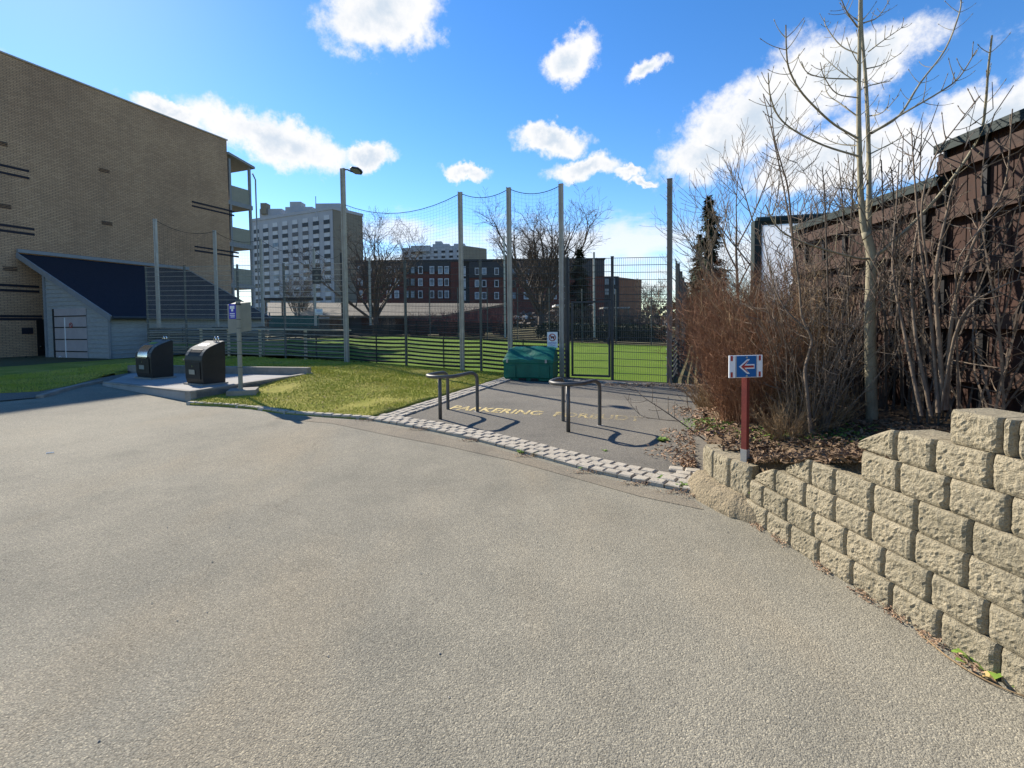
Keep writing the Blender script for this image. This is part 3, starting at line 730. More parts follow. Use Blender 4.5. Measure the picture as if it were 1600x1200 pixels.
b = MB(); loft(b, [rr(W*.96, D*.95, .0), rr(W*.96, D*.95, .07), rr(W, D, .09), rr(W*1.0, D, .46), rr(W*1.03, D*1.03, .48), rr(W*1.03, D*1.03, .53), rr(W*.97, D*.97, .54)])
for x in (-.46, .46): b.box(gq(x, -D/2-.005, .25), (.26, .05, .34), (gx, gy, Zu))
body = b.build('bin_body', m_green, gb_, bevel=.012)
b = MB()
for x in (-.15, .18): b.box(gq(x, -D/2+.0, .035), (.2, .06, .072), (gx, gy, Zu))
b.build('fork_pocket', m_black, gb_)
b = MB(); nx, ny = 14, 8; vs = []
for j in range(ny+1):
    for i in range(nx+1):
        u, v = i/nx*2-1, j/ny*2-1
        z = .57+.31*min(1, (.5+.5*v)/.72)+.02*math.sin(4*u+2*v)*(1-v*v)-.06*math.exp(-((u+.25)**2*6+(v+.25)**2*6))+.022*math.sin(8*v+5*u+2*math.sin(3*u))*(1-u*u)
        ww = W*.51*(1-.09*(v+1)/2)
        vs.append(gq(u*ww, v*D*.51, z if abs(u) < 1 else z-.03))
n0 = len(vs)
for j in range(ny+1):
    for i in range(nx+1):
        p = vs[j*(nx+1)+i].copy(); u, v = i/nx*2-1, j/ny*2-1
        vs.append(gq(u*W*.51, v*D*.51, .51))
fs = []
for j in range(ny):
    for i in range(nx):
        a = j*(nx+1)+i; fs.append((a, a+1, a+nx+2, a+nx+1))
for i in range(nx):
    fs.append((i, i+n0, i+1+n0, i+1)); a = ny*(nx+1)+i; fs.append((a, a+1, a+1+n0, a+n0))
for j in range(ny):
    a = j*(nx+1); c2 = a+nx+1; fs.append((a, c2, c2+n0, a+n0)); a += nx; c2 = a+nx+1; fs.append((a, a+n0, c2+n0, c2))
b.add(vs, fs); b.build('lid', m_green, gb_, smooth=True, auto=.45)
for x in (-.57, .5):
    b = MB(); b.box(gq(x, -D/2-.03, .53), (.05, .03, .09), (gx, gy, Zu)); b.build('latch', m_steel, gb_)

# ------------------------------------------------------------------ bicycle loops
def bez(P, n=40):                             # Catmull-Rom through points
    out = []
    P = [2*P[0]-P[1]]+P+[2*P[-1]-P[-2]]
    for i in range(1, len(P)-2):
        for k in range(n):
            u = k/n; a, b_, c, d = P[i-1], P[i], P[i+1], P[i+2]
            out.append(.5*((2*b_)+(c-a)*u+(2*a-5*b_+4*c-d)*u*u+(3*b_-a-3*c+d)*u**3))
    out.append(P[-2]); return out
def loop_stand(base1, l2, l3, h, label):
    t_ = thing('bike_loop', base1, label, 'bike stand', 'steel bike loops on the plaza')
    o0 = V(base1); Q = lambda x, y, z: o0+V((x, y, z))
    z2, z3 = -.01, -.01
    P = [Q(l3[0], l3[1], -.02), Q(l3[0], l3[1], h*.45), Q(l3[0], l3[1], h-.16), Q(l3[0]-.015, l3[1]-.012, h-.06), Q(l3[0]-.09, l3[1]-.075, h-.004), Q(l3[0]*.62, l3[1]*.62-.07, h), Q(.22, .05, h), Q(.0, -.035, h), Q(-.17, .06, h), Q(-.235, .22, h), Q(-.19, .42, h), Q(-.09, .62, h), Q(-.035, l2[1]-.10, h-.012), Q(l2[0]-.008, l2[1]-.02, h-.07), Q(l2[0], l2[1], h-.17), Q(l2[0], l2[1], h*.4), Q(l2[0], l2[1], -.02)]
    b = MB(); b.tube(bez(P, 5), .030, 10); b.build('hoop', m_dst2, t_, smooth=True)
    b = MB(); b.tube([Q(0, 0, -.02), Q(0, 0, h-.01)], .030, 10); b.build('leg', m_dst2, t_, smooth=True)
    for x, y in ((0, 0), l2, l3):
        b = MB(); b.tube([Q(x, y, -.02), Q(x, y, .008)], .062, 14); b.build('foot_plate', m_concl, t_)
    return t_
m_dst2 = M('dark_satin_steel', (.13, .122, .108), (.085, .08, .072), .5, 8, metal=.25)
L1, L2, L3 = gp(688, 656), gp(700, 640.5), gp(746, 644.5)
loop_stand(tuple(L1), (L2.x-L1.x, L2.y-L1.y), (L3.x-L1.x, L3.y-L1.y), .71, 'grey curved tube bike loop nearest the lawn and the word PARKERING')
L1, L2, L3 = gp(888, 676), gp(880, 659), gp(937, 665.5)
loop_stand(tuple(L1), (L2.x-L1.x, L2.y-L1.y), (L3.x-L1.x, L3.y-L1.y), .72, 'grey curved tube bike loop in front of the gate, nearer the leaf litter')

# ------------------------------------------------------------------ waste inlet columns
def waste(c, xd, w, label, closed):
    xd = V((*xd, 0)).normalized(); yd = V((-xd.y, xd.x, 0)); c = V(c)
    t_ = thing('waste_column', c, label, 'waste bin', 'underground waste inlets on the concrete pad')
    Q = lambda x, y, z: c+xd*x+yd*y+Zu*z
    prof = [(.03, 0), (0, .12), (-.01, .50), (.005, .58), (.04, .66), (.09, .72), (.16, .765), (.30, .825), (.46, .885), (.485, .87), (.48, .4), (.47, 0)]
    b = MB()
    for sx in (0, 1):
        pass
    b.prism([Q(0, y, z) for y, z in prof], xd*w); b.build('body', m_bin, t_, bevel=.012)
    b = MB()                                   # steel top skin following the curve
    top = [(.005, .595), (.045, .668), (.095, .727), (.165, .773), (.305, .833), (.462, .893)]
    for i in range(len(top)-1):
        (y0, z0), (y1, z1) = top[i], top[i+1]
        if i < 2 and True:
            for x0, x1 in ((.012, w*.16), (w*.84, w-.012)): b.prism([Q(x0, y0, z0), Q(x1, y0, z0), Q(x1, y1, z1), Q(x0, y1, z1)], Zu*.006)
        else: b.prism([Q(.012, y0, z0), Q(w-.012, y0, z0), Q(w-.012, y1, z1), Q(.012, y1, z1)], Zu*.006)
    b.build('top_skin', m_lid, t_)
    b = MB()
    if closed:
        pr = [(-.022, .50), (-.012, .60), (.028, .685), (.085, .745), (.14, .775), (.12, .72), (.03, .6)]
        b.prism([Q(w*.2, y, z) for y, z in pr], xd*w*.6); b.build('hatch', m_chrome, t_, smooth=True, auto=.5)
        b = MB(); b.beam(Q(w*.16, -.035, .485), Q(w*.84, -.035, .485), .03, .03); b.build('hatch_handle', m_chrome, t_)
    else:
        pr = [(.004, .555), (.04, .655), (.085, .712), (.15, .752), (.17, .70), (.06, .55)]
        b.prism([Q(w*.2, y, z+.012) for y, z in pr], xd*w*.6); b.build('open_hatch', m_black, t_)
        b = MB(); b.beam(Q(-.06, .0, .5), Q(.0, .0, .5), .03, .03); b.build('hatch_handle', m_chrome, t_)
    b = MB(); b.prism([Q(w*.1, -.016, .10), Q(w*.9, -.016, .10), Q(w*.9, -.024, .46), Q(w*.1, -.024, .46)], yd*.012); b.build('service_door', m_black, t_, bevel=.004)
    b = MB(); b.box(Q(w*.5, -.03, .38), (.025, .012, .04), (xd, yd, Zu)); b.build('lock', m_chrome, t_)
    b = MB(); b.prism([Q(w*.3, -.028, .2), Q(w*.62, -.028, .2), Q(w*.62, -.032, .3), Q(w*.3, -.032, .3)], yd*.003); b.build('label', m_offw, t_)
    b = MB(); b.box(Q(w*.42, .25, .82), (w*.4, .1, .004), (xd, (yd+Zu*.43).normalized(), (Zu-yd*.43).normalized()))
    b.build('sticker', m_leaf if closed else m_vio, t_)
    for x in (w*.6, w*.76):
        b = MB(); ptsl = [Q(x, .40, .86), Q(x, .40, .93)]+[Q(x+.035-.035*math.cos(a), .40, .945+.035*math.sin(a)) for a in [i*math.pi/8 for i in range(9)]]+[Q(x+.07, .40, .93), Q(x+.07, .40, .86)]
        b.tube(ptsl, .009, 7); b.build('lifting_eye', m_chrome, t_, smooth=True)
    b = MB(); b.box(Q(w/2, .24, -.015), (w+.06, .54, .03), (xd, yd, Zu)); b.build('plinth', m_conc, t_)
c = hz(290, 598.2, PADZ); c2 = hz(319, 601, PADZ)
waste(c, (c2-c).xy, .68, 'black waste column with open dark hatch, the nearer one on the pad', False)
c = hz(209.5, 588.3, PADZ); 
waste(c+V((.1, -.06, 0)), (c2-hz(290, 598.2, PADZ)).xy, .76, 'black waste column with closed shiny steel hatch, the farther one on the pad', True)

# ------------------------------------------------------------------ boxed notice on a leaning post
pb = gp(380, 619); pb.z = zlawn(pb.x, pb.y)
ip = thing('notice_post', pb, 'leaning pale metal post with a grey notice box on a concrete foot', 'sign')
b = MB(); dx = V((.93, .36, 0)).normalized(); dy = V((-dx.y, dx.x, 0))
b.box(pb+Zu*.03, (.52, .5, .14), (dx, dy, Zu)); b.build('concrete_foot', m_conc, ip, bevel=.01)
tp = at(372, 472, pb.y-.08); b0 = pb+V((.0, -.08, .1))
b = MB(); b.tube([b0, tp], .042, 10); b.tube([tp, tp+Zu*.02], .05, 10); po = b.build('post', m_offw, ip, smooth=True, auto=.6)
b = MB()
for f in (.25, .4, .55, .7, .8): b.tube([b0.lerp(tp, f), b0.lerp(tp, f+.006)], .0435, 10)
b.tube([b0.lerp(tp, .965), b0.lerp(tp, .985)], .052, 10)
b.build('pipe_bands', m_dsteel, po)
cx = tp+V((.0, .24, -.3)); b = MB()
u1 = V((-.97, .25, 0)).normalized(); u2 = V((.25, .97, 0)).normalized(); c0 = V((tp.x+.005, tp.y+.07, 0))
zt, zb = tp.z+.0, at(372, 519, pb.y).z
b.prism([c0+Zu*zb, c0+u2*.27+Zu*(zb+.03), c0+u2*.27+u1*.32+Zu*(zb+.05), c0+u1*.32+Zu*(zb-.03)], (0, 0, zt-zb-.02)); b.build('notice_box', m_offw, ip)
nn = V((-.25, -.97, 0)).normalized(); s0 = c0+u1*.11+nn*.004+Zu*(zb+.27)
b = MB(); b.prism([s0, s0+u1*.17, s0+u1*.17+Zu*.3, s0+Zu*.3], nn*.003); b.build('blue_sticker', m_vio, ip)
s1_ = s0+nn*.004; b = MB()
for x, z, ww, hh in ((.03, .20, .11, .06), (.06, .15, .05, .06), (.025, .10, .12, .015), (.025, .065, .12, .015), (.03, .03, .1, .015)):
    q = s1_+u1*x+Zu*z; b.prism([q, q+u1*ww, q+u1*ww+Zu*hh, q+Zu*hh], nn*.002)
b.build('pictogram', m_white, ip)

# ------------------------------------------------------------------ brick apartment block on the left
W0 = V((-23.5, 22, 0)); ROOF = 14.4
def wpt(k, out=0, z=0): return W0+wd*k+wn*out+Zu*z
KE = 11.95                                     # far corner
bb = thing('brick_apartment_block', wpt(0, 0, 0), 'large buff brick apartment block with a windowless end wall on the left', 'building')
b = MB(); b.prism([wpt(-9, 0, -.6), wpt(KE, 0, -.6), wpt(KE, -14, -.6), wpt(-9, -14, -.6)], Zu*(ROOF+.6-.12)); b.build('wall', m_brick, bb)
b = MB(); b.prism([wpt(-9.06, .06, ROOF-.12), wpt(KE+.06, .06, ROOF-.12), wpt(KE+.06, -14, ROOF-.12), wpt(-9.06, -14, ROOF-.12)], Zu*.07); b.build('roof_coping', m_steel, bb)
def kpx(px):                                   # wall position seen in a pixel column
    d = ray(px, 300); return (W0.x*d.y-W0.y*d.x)/(wd.y*d.x-wd.x*d.y)
def band(px0, px1, py):
    k0, k1 = kpx(px0), kpx(px1); z = at(px0, py, wpt(k0).y).z
    b = MB(); b.beam(wpt(k0, -.012, z), wpt(k1, -.012, z), .05, .11); b.build('brick_band', m_bandb, bb)
for a in ((-60, 47, 243), (-60, 47, 255.5), (-60, 51, 343), (-60, 51, 352), (-60, 54, 442.5), (-60, 54, 451), (-60, 57, 493.5), (-60, 57, 498.5), (299, 365, 315), (299, 365, 321.5), (301, 370, 385), (301, 370, 391.5)): band(*a)
for px, py in ((164, 266.5), (165, 349), (4, 223.5), (5, 322), (10, 420)):
    k = kpx(px); z = at(px, py, wpt(k).y).z; b = MB()
    for i in range(3): b.beam(wpt(k-.25, .01, z+.07*(i-1)), wpt(k+.25, .01, z+.07*(i-1)), .04, .03)
    b.build('air_vent', m_bandb, bb)
k = kpx(32); z = at(32, 517, wpt(k).y).z; b = MB(); b.beam(wpt(k-.2, .02, z), wpt(k+.2, .02, z), .05, .3); b.build('vent_grille', m_bandb, bb)
k0, k1 = kpx(47), kpx(71); b = MB(); b.beam(wpt((k0+k1)/2, .02, -.3), wpt((k0+k1)/2, .02, 2.05), k1-k0, .06, tuple(wn)); dr_ = b.build('cellar_door', m_black, bb)
b = MB(); b.box(wpt(k0+.1, .07, .75), (.05, .05, .05)); b.build('door_knob', m_chrome, dr_)
# balcony stack at the far end
b = MB()
for k in (KE+.25, KE+1.85):
    for o in (-.15, -3.2): b.box(wpt(k, o, 6.6), (.15, .15, 13.1), (wd, wn, Zu))
b.build('balcony_post', m_trim, bb)
b = MB(); b.prism([wpt(KE+.0, .15, 13.35), wpt(KE+2.1, .15, 12.95), wpt(KE+2.1, -3.6, 12.95), wpt(KE+.0, -3.6, 13.35)], Zu*.16); b.build('balcony_roof', m_trim, bb)
for z in (10.15, 7.3, 4.45):
    bl = thing('balcony', wpt(KE+1, 0, z), None, None); bl.parent = bb; bl.location = wpt(KE+1, 0, z)-bb.location
    b = MB(); b.prism([wpt(KE+.02, -.05, z-.15), wpt(KE+2.0, -.05, z-.15), wpt(KE+2.0, -3.4, z-.15), wpt(KE+.02, -3.4, z-.15)], Zu*.3); b.build('slab', m_trim, bl)
    b = MB(); b.beam(wpt(KE+.32, -.15, z+.70), wpt(KE+1.78, -.15, z+.70), .05, 1.05); b.beam(wpt(KE+1.9, -.2, z+.70), wpt(KE+1.9, -3.2, z+.70), .05, 1.05); b.build('parapet', m_offw, bl)
b = MB(); b.tube([wpt(KE+2.15, .1, 0), wpt(KE+2.15, .1, 12.2), wpt(KE+1.9, .1, 12.6)], .05, 8); b.build('downpipe', m_trim, bb)
b = MB(); b.prism([wpt(KE+.3, -2.6, .6), wpt(KE+1.2, -2.6, .6), wpt(KE+1.2, -2.6, 3.8), wpt(KE+.3, -2.6, 3.8)], wn*.05); b.build('ground_window', m_glassl, bb)

# lean-to shed against the wall
sh = thing('lean_to_shed', wpt(.76, 3, 0), 'grey weatherboarded lean-to shed with a dark navy sloping roof', 'shed')
K0, K1 = .76, 8.95; MO = 6.6; ZT, ZE = 5.06, 2.05
rl = lambda m: ZT+(ZE-ZT)*m/MO
b = MB(); kk0, kk1 = K0+.12, K1-.12
poly = [wpt(kk0, 1.8, -.5), wpt(kk0, MO-.2, -.5), wpt(kk0, MO-.2, rl(MO-.2)-.05), wpt(kk0, 1.8, rl(1.8)-.05)]
b.prism(poly, wd*(kk1-kk0)); b.build('wall', m_board, sh)
b = MB()
for z in [(-.2)+.19*i for i in range(24)]:       # board shadows: thin lap edges of the gable
    m1 = min(MO-.2, (z-ZT+.1)/(ZE-ZT)*MO)
    if m1 > 1.85: b.beam(wpt(kk0-.01, 1.8, z), wpt(kk0-.01, m1, z), .035, .02)
for z in [.3+.19*i for i in range(9)]: b.beam(wpt(kk0, MO-.19, z), wpt(kk1, MO-.19, z), .035, .02)
b.build('board_laps', m_board, sh)
b = MB(); b.prism([wpt(K0, -.02, ZT), wpt(K0, MO+.12, rl(MO+.12)), wpt(K0, MO+.12, rl(MO+.12)+.12), wpt(K0, -.02, ZT+.12)], wd*(K1-K0)); b.build('roof', m_navyroof, sh)
b = MB(); b.beam(wpt(K0-.02, 0, ZT+.02), wpt(K0-.02, MO+.1, rl(MO+.1)+.02), .05, .24); b.beam(wpt(K1+.03, 0, ZT+.02), wpt(K1+.03, MO+.1, rl(MO+.1)+.02), .05, .24)
b.beam(wpt(K0-.02, .07, ZT+.22), wpt(K1, .07, ZT+.22), .12, .16); b.build('barge_board', m_trim, sh)
b = MB(); b.tube([wpt(K0, MO+.2, rl(MO)+.0), wpt(K1, MO+.2, rl(MO)+.0)], .07, 8); b.build('gutter', m_dsteel, sh)
b = MB(); b.beam(wpt(kk0-.03, 1.83, -.5), wpt(kk0-.03, 1.83, rl(1.83)-.1), .14, .06, tuple(wd)); b.beam(wpt(kk0-.03, MO-.2, .1), wpt(kk0-.03, MO-.2, rl(MO-.2)-.1), .12, .06, tuple(wd)); b.build('corner_board', m_trim, sh)
sd_ = thing('shed_door', wpt(kk0, 3.6, 0), None, None); sd_.parent = sh; sd_.location = wpt(kk0, 3.6, 0)-sh.location
b = MB(); b.prism([wpt(kk0-.03, 2.5, -.4), wpt(kk0-.03, 4.82, -.4), wpt(kk0-.03, 4.82, 2.5), wpt(kk0-.03, 2.5, 2.5)], wd*.02); b.build('door_leaf', m_door, sd_)
b = MB()
for z in (.02, .58, 1.12, 1.66, 2.16): b.beam(wpt(kk0-.04, 2.5, z), wpt(kk0-.04, 4.82, z), .02, .045)
b.beam(wpt(kk0-.035, 2.44, -.4), wpt(kk0-.035, 2.44, 2.5), .1, .03, tuple(wd)); b.build('door_seam', m_slat, sd_)
b = MB(); b.beam(wpt(kk0-.045, 3.3, -.4), wpt(kk0-.045, 3.3, 2.1), .05, .02, tuple(wd)); b.build('door_bar', m_white, sd_)
for (m_, z) in ((3.75, 1.75), (2.85, .25)):
    b = MB(); ring(b, wpt(kk0-.05, m_, z), wn, Zu, .09, .12, wd*-1, .004, 14); b.beam(wpt(kk0-.052, m_-.07, z+.07), wpt(kk0-.052, m_+.07, z-.07), .003, .025); b.build('warning_sticker', m_redp if z > 1 else m_white, sd_)
# dark clipped hedge at the foot of the wall
def leafcloud(b, c, ext, n, s, keep=None):
    for i in range(n):
        while True:
            q = V((rnd(-1, 1), rnd(-1, 1), rnd(-1, 1)))
            if q.length <= 1: break
        p = V(c)+V((q.x*ext[0], q.y*ext[1], q.z*ext[2]))
        if keep and not keep(p): continue
        a = V((rnd(-1, 1), rnd(-1, 1), rnd(-1, 1))).normalized(); c_ = a.cross(V((rnd(-1, 1), rnd(-1, 1), rnd(-1, 1)))).normalized()
        k = s*rnd(.6, 1.4); b.add([p-a*k, p+c_*k*.6, p+a*k, p-c_*k*.6], [(0, 1, 2, 3)])
b = MB()
for i in range(2600):
    k = rnd(-4.5, 1.0); o = rnd(.5, 1.5); z = rnd(-.3, .18)
    p = wpt(k, o, z+.12*math.sin(k*3)); a = V((rnd(-1, 1), rnd(-1, 1), rnd(-1, 1))).normalized()*.07; c_ = a.cross(V((rnd(-1, 1), rnd(-1, 1), 1))).normalized()*.05
    b.add([p-a, p+c_, p+a, p-c_], [(0, 1, 2, 3)])
b.prism([wpt(-4.5, .55, -.5), wpt(1.0, .55, -.5), wpt(1.0, 1.45, -.5), wpt(-4.5, 1.45, -.5)], Zu*.55)
tag(b.build('clipped_hedge', m_hedge), 'low dark clipped hedge at the foot of the buff brick wall', 'hedge')

# ------------------------------------------------------------------ retaining wall of split-face blocks
RX = lambda y: 2.225-.14*(y-2.04)
CH = .1715; BL = .292
rw = thing('retaining_wall', (RX(3), 3, 0), 'stepped retaining wall of rough split-face tan concrete blocks beside the road', 'retaining wall')
def rough_block(b, p0, p1, z0, h, seed, depth=.22, rec=0.0, wedge=None):
    # block whose rough face runs from p0 to p1 (plan), bulging towards the road (left of the run)
    d = (p1-p0); L = d.length; d.normalize(); n = V((-d.y, d.x))
    if n.x > 0: n = -n
    nx, nz = max(6, int(L/.013)), 12; vs = []
    for j in range(nz+1):
        for i in range(nx+1):
            u, v = i/nx, j/nz
            ex = min(u, 1-u)*L; ez = min(v, 1-v)*h
            bul = .026*min(1, ex/.018)**.8-.011*(1 if j in (0, nz) else 0)-.0035*(1 if j in (1, nz-1) else 0)
            q = V((u*L*14+seed*7.3, v*h*14, seed*3.1))
            rgh = (mn.noise(q)*.0035+mn.noise(q*2.7)*.006+mn.noise(q*6)*.006)*min(1, ex/.02)*min(1, ez/.024)
            p = p0+d*(u*L)+n*(bul+rgh-rec)
            hu = h if wedge is None else wedge+(h-wedge)*min(1, u*1.12)**.8
            vs.append((p.x, p.y, z0+v*hu))
    m = len(vs)
    back = [p0-n*depth, p1-n*depth]
    fs = [(j*(nx+1)+i, j*(nx+1)+i+1, (j+1)*(nx+1)+i+1, (j+1)*(nx+1)+i) for j in range(nz) for i in range(nx)]
    vs += [(back[0].x, back[0].y, z0), (back[1].x, back[1].y, z0), (back[1].x, back[1].y, z0+h), (back[0].x, back[0].y, z0+(h if wedge is None else wedge))]
    top = [nz*(nx+1)+i for i in range(nx+1)]; fs.append(tuple(top+[m+2, m+3]))
    fs.append(tuple(j*(nx+1) for j in range(nz+1))+(m+3, m)); fs.append(tuple(j*(nx+1)+nx for j in range(nz+1))+(m+2, m+1))
    b.add(vs, fs)
def wallp(y, c): return V((RX(y)+.009*c, y))
starts = [3.97, 3.93, 3.63, 3.29, 2.91, 2.69, 2.42]
sid = 0
for c in range(7):
    b = MB(); z0 = c*CH-.005; y = starts[c]
    if c in (2, 3, 5):                        # rounded end block turned into the bank
        p1 = wallp(y+.003, c); p0 = wallp(y+.285, c)+V((.03, 0)); rough_block(b, p0, p1, z0, CH-.004, sid+.5, .22, 0, .025); sid += 1
    lens = {0: [.27], 1: [.17], 2: [.30], 3: [.20, .28], 4: [.25], 5: [.21], 6: [.23, .06]}[c]
    while y > .3:
        L = lens.pop(0) if lens else .262+.012*mn.noise(V((sid*1.7, c, 0)))
        rough_block(b, wallp(y-.003, c), wallp(y-L+.003, c), z0, CH-.004, sid); sid += 1; y -= L
    b.build('block_course', m_block, rw)
# corner blocks curving back beside the plaza
crv = [V((1.975, 3.955)), V((1.90, 4.19)), V((1.865, 4.45)), V((1.90, 4.72)), V((2.0, 4.98)), V((2.15, 5.22))]
for c in (1,):
    b = MB()
    for i in range(5):
        p, q = crv[i+1], crv[i]; e = (q-p).normalized()*.008
        rough_block(b, p+e+V((.02, 0)), q-e+V((.02, 0)), (.15, .15, .15, .12, .10)[i], .285-(.02*i if i > 2 else 0), 60+i+c*9, .3)
    b.build('corner_block', m_block, rw)
b = MB(); NS = 30; cs = []
fp = bez([V((2.02, 3.72, 0)), V((1.93, 3.95, 0)), V((1.845, 4.19, 0)), V((1.80, 4.45, 0)), V((1.83, 4.66, 0)), V((1.88, 4.84, 0))], 8)
rings = []
for i, p in enumerate(fp):
    d = (fp[min(i+1, len(fp)-1)]-fp[max(i-1, 0)]).normalized(); n = V((-d.y, d.x, 0)); n = n if n.x < 0 else -n
    k = min(1, i/10, (len(fp)-1-i)/8+.25); r = []
    for j, (o, z) in enumerate(((.13*k, -.06), (.12*k, .02), (.095*k, .08), (.055*k, .14), (.01, .175), (-.12, .18), (-.2, -.06))):
        w_ = mn.noise(V((i*.5, j*.9, 4)))*.026+mn.noise(V((i*1.3, j*1.9, 7)))*.012
        r.append(V((p.x, p.y, 0))+n*(o+w_)+Zu*(z*(.55+.45*k)+w_*.5))
    rings.append(r)
loft(b, rings); b.build('mortar_footing', m_mortar, rw, smooth=True, auto=1.0)

# ------------------------------------------------------------------ arrow sign
pa = hz(1166.5, 724, .425)
asn = thing('arrow_sign', (pa.x, pa.y, .40), 'blue and white plate with a red left arrow on a red square post', 'sign')
fx = V((.985, .17, 0)).normalized(); fy = V((-fx.y, fx.x, 0)); axs = (fx, fy, Zu)
S = pa.y/750; s_c = at(1165, 572.5, pa.y); zp0 = .40
b = MB(); zt = s_c.z-.02; b.box((pa.x, pa.y+.03, (zp0+.10+zt)/2), (.046, .046, zt-zp0-.10), (V((.8, .6, 0)), V((-.6, .8, 0)), Zu)); b.build('post', m_redpost, asn)
b = MB(); b.box((pa.x, pa.y+.03, zp0+.06), (.054, .054, .165), (V((.8, .6, 0)), V((-.6, .8, 0)), Zu)); b.box((pa.x, pa.y+.02, zp0+.012), (.13, .11, .02), (V((.8, .6, 0)), V((-.6, .8, 0)), Zu)); b.build('steel_shoe', m_steel, asn)
b = MB(); PW, PH = 58*S, 35*S; fc = s_c-fy*.0
b.box(fc, (PW, .012, PH), axs); b.build('backing_plate', m_white, asn, bevel=.003)
b = MB(); f1 = fc-fy*.0085; b.box(f1, (34*S, .006, 33*S), axs); b.build('blue_panel', m_blue, asn)
def fpoly(b, pts, off): b.prism([fc+fx*(x*S)+Zu*(y*S)-fy*off for x, y in pts], -fy*.002)
b = MB(); AR = [(-13, 0), (1, 11.5), (5.5, 11.5), (-1.5, 3.6), (13.5, 3.6), (13.5, -3.6), (-1.5, -3.6), (5.5, -11.5), (1, -11.5)]
fpoly(b, AR, .0125); b.build('arrow_border', m_white, asn)
b = MB(); fpoly(b, [(-10, 0), (1.6, 9.2), (2.6, 9.2), (-4.4, 1.7), (12, 1.7), (12, -1.7), (-4.4, -1.7), (2.6, -9.2), (1.6, -9.2)], .0155); b.build('red_arrow', m_redp, asn)
for x in (-25, 23.5):
    for y in (13, -12.5):
        b = MB(); fpoly(b, [(x-1.7, y-4), (x+1.7, y-4), (x+1.7, y+4), (x-1.7, y+4)], .008); b.build('red_reflector', m_redp, asn)
b = MB()
for y in (14.5, -14.5): b.box(fc+Zu*y*S-fy*.013, (.014, .008, .014), axs)
for x in (-17.6, 17.6): b.box(fc+fx*x*S-fy*.008, (.008, .006, 34*S), axs)
b.build('mount_strip', m_steel, asn)

# ------------------------------------------------------------------ dark timber noise barrier
BXX = 4.47
tb = thing('timber_barrier', (BXX, 4.6, .8), 'tall dark brown timber noise barrier with a stepped green capped top', 'barrier')
secs = [(1.0, 5.02, 3.42), (5.02, 7.6, 3.10)]
zb_ = lambda y: zbed(BXX, y)-.1
for (y0, y1, zt) in secs:
    b = MB(); y = y0
    while y < y1-.01:
        e = min(y+.145, y1)-.012; b.box((BXX+.03, (y+e)/2, (zt-.03+.6)/2), (.028, e-y, zt-.03-.6)); y += .145
    b.build('plank_panel', m_timber, tb)
    b = MB()
    for z in (zt-.22, zt-.70 if zt > 3.3 else zt-.68, 2.16, 1.62, 1.10):
        b.box((BXX-.03, (y0+y1)/2, z), (.07, y1-y0, .135))
    b.build('beam', m_timberl, tb)
    b = MB(); y = y0+.2
    while y < y1:
        b.box((BXX-.002, y, (zt-.03+.7)/2), (.03, .045, zt-.73)); y += .42
    b.build('dark_gap_strip', m_black, tb)  # black strips stand in for the shaded gaps between the boards
    b = MB(); b.box((BXX, (y0+y1)/2, zt+.0), (.17, y1-y0+.04, .035)); b.box((BXX-.075, (y0+y1)/2, zt-.045), (.02, y1-y0+.04, .06)); b.build('cap', m_gcap, tb)
for y, zt in ((5.02, 3.36), (2.6, 3.36), (7.6, 3.04)):
    b = MB(); b.box((BXX+.08, y, (zt+.3)/2), (.14, .14, zt-.3)); b.build('post', m_timber, tb)
gp_ = thing('clear_barrier', (4.4, 8.6, 0), 'green framed barrier with clear sheets coloured white for reflected sky behind the bare saplings', 'barrier')
A_, B_ = at(1182, 346, 8.7), at(1400, 333, 8.4)
b = MB(); b.tube([A_, B_], .075, 8); b.build('top_rail', m_gcap, gp_)
for f in (.0, .36, .72, 1.0):
    b = MB(); p = A_.lerp(B_, f); b.box((p.x, p.y, p.z/2), (.13, .13, p.z)); b.build('post', m_gcap, gp_)
for f0, f1 in ((.02, .34), (.38, .70), (.74, .99)):
    b = MB(); p, q = A_.lerp(B_, f0), A_.lerp(B_, f1); b.prism([(p.x, p.y, .3), (q.x, q.y, .3), (q.x, q.y, q.z-.08), (p.x, p.y, p.z-.08)], (0, .02, 0)); b.build('clear_sheet', m_glass, gp_)

# ------------------------------------------------------------------ bare trees, saplings and shrubs
def perp(d):
    a = d.cross(V((.2, .9, .37)))
    if a.length < .1: a = d.cross(V((1, 0, 0)))
    return a.normalized()
def grow(bt, bc, p, d, L, r, lev, maxlev, up=.25, wig=.12, spread=.8, nch=(3, 5), seg=5, minr=.004, first=.35):
    pts = [p.copy()]; rad = [r]; dd = d.normalized(); st = L/seg; kids = []
    for i in range(seg):
        dd = (dd+V((rnd(-wig, wig), rnd(-wig, wig), rnd(-wig, wig)))+Zu*up*.25).normalized()
        p = p+dd*st; pts.append(p); f = (i+1)/seg; rad.append(max(minr, r*(1-.62*f)))
        kids.append((p, dd, rad[-1], f))
    (bt if lev == 0 else bc).tube(pts, rad, 6 if lev == 0 else (4 if lev == 1 else 3), cap=False)
    if lev >= maxlev: return
    n = random.randint(*nch)
    for i in range(n):
        f = first+(1-first)*(i+rnd(.1, .9))/n; k = min(seg-1, int(f*seg)); q, qd, qr, _ = kids[k]
        a = perp(qd); a = Matrix.Rotation(rnd(0, 6.283), 3, qd) @ a
        nd = (qd*(1-spread*.5)+a*spread*rnd(.7, 1.15)).normalized()
        grow(bt, bc, q, nd, L*rnd(.45, .72)*(1.15-.45*f), qr*.75, lev+1, maxlev, up, wig*1.25, spread, nch, max(3, seg-1), minr, .2)
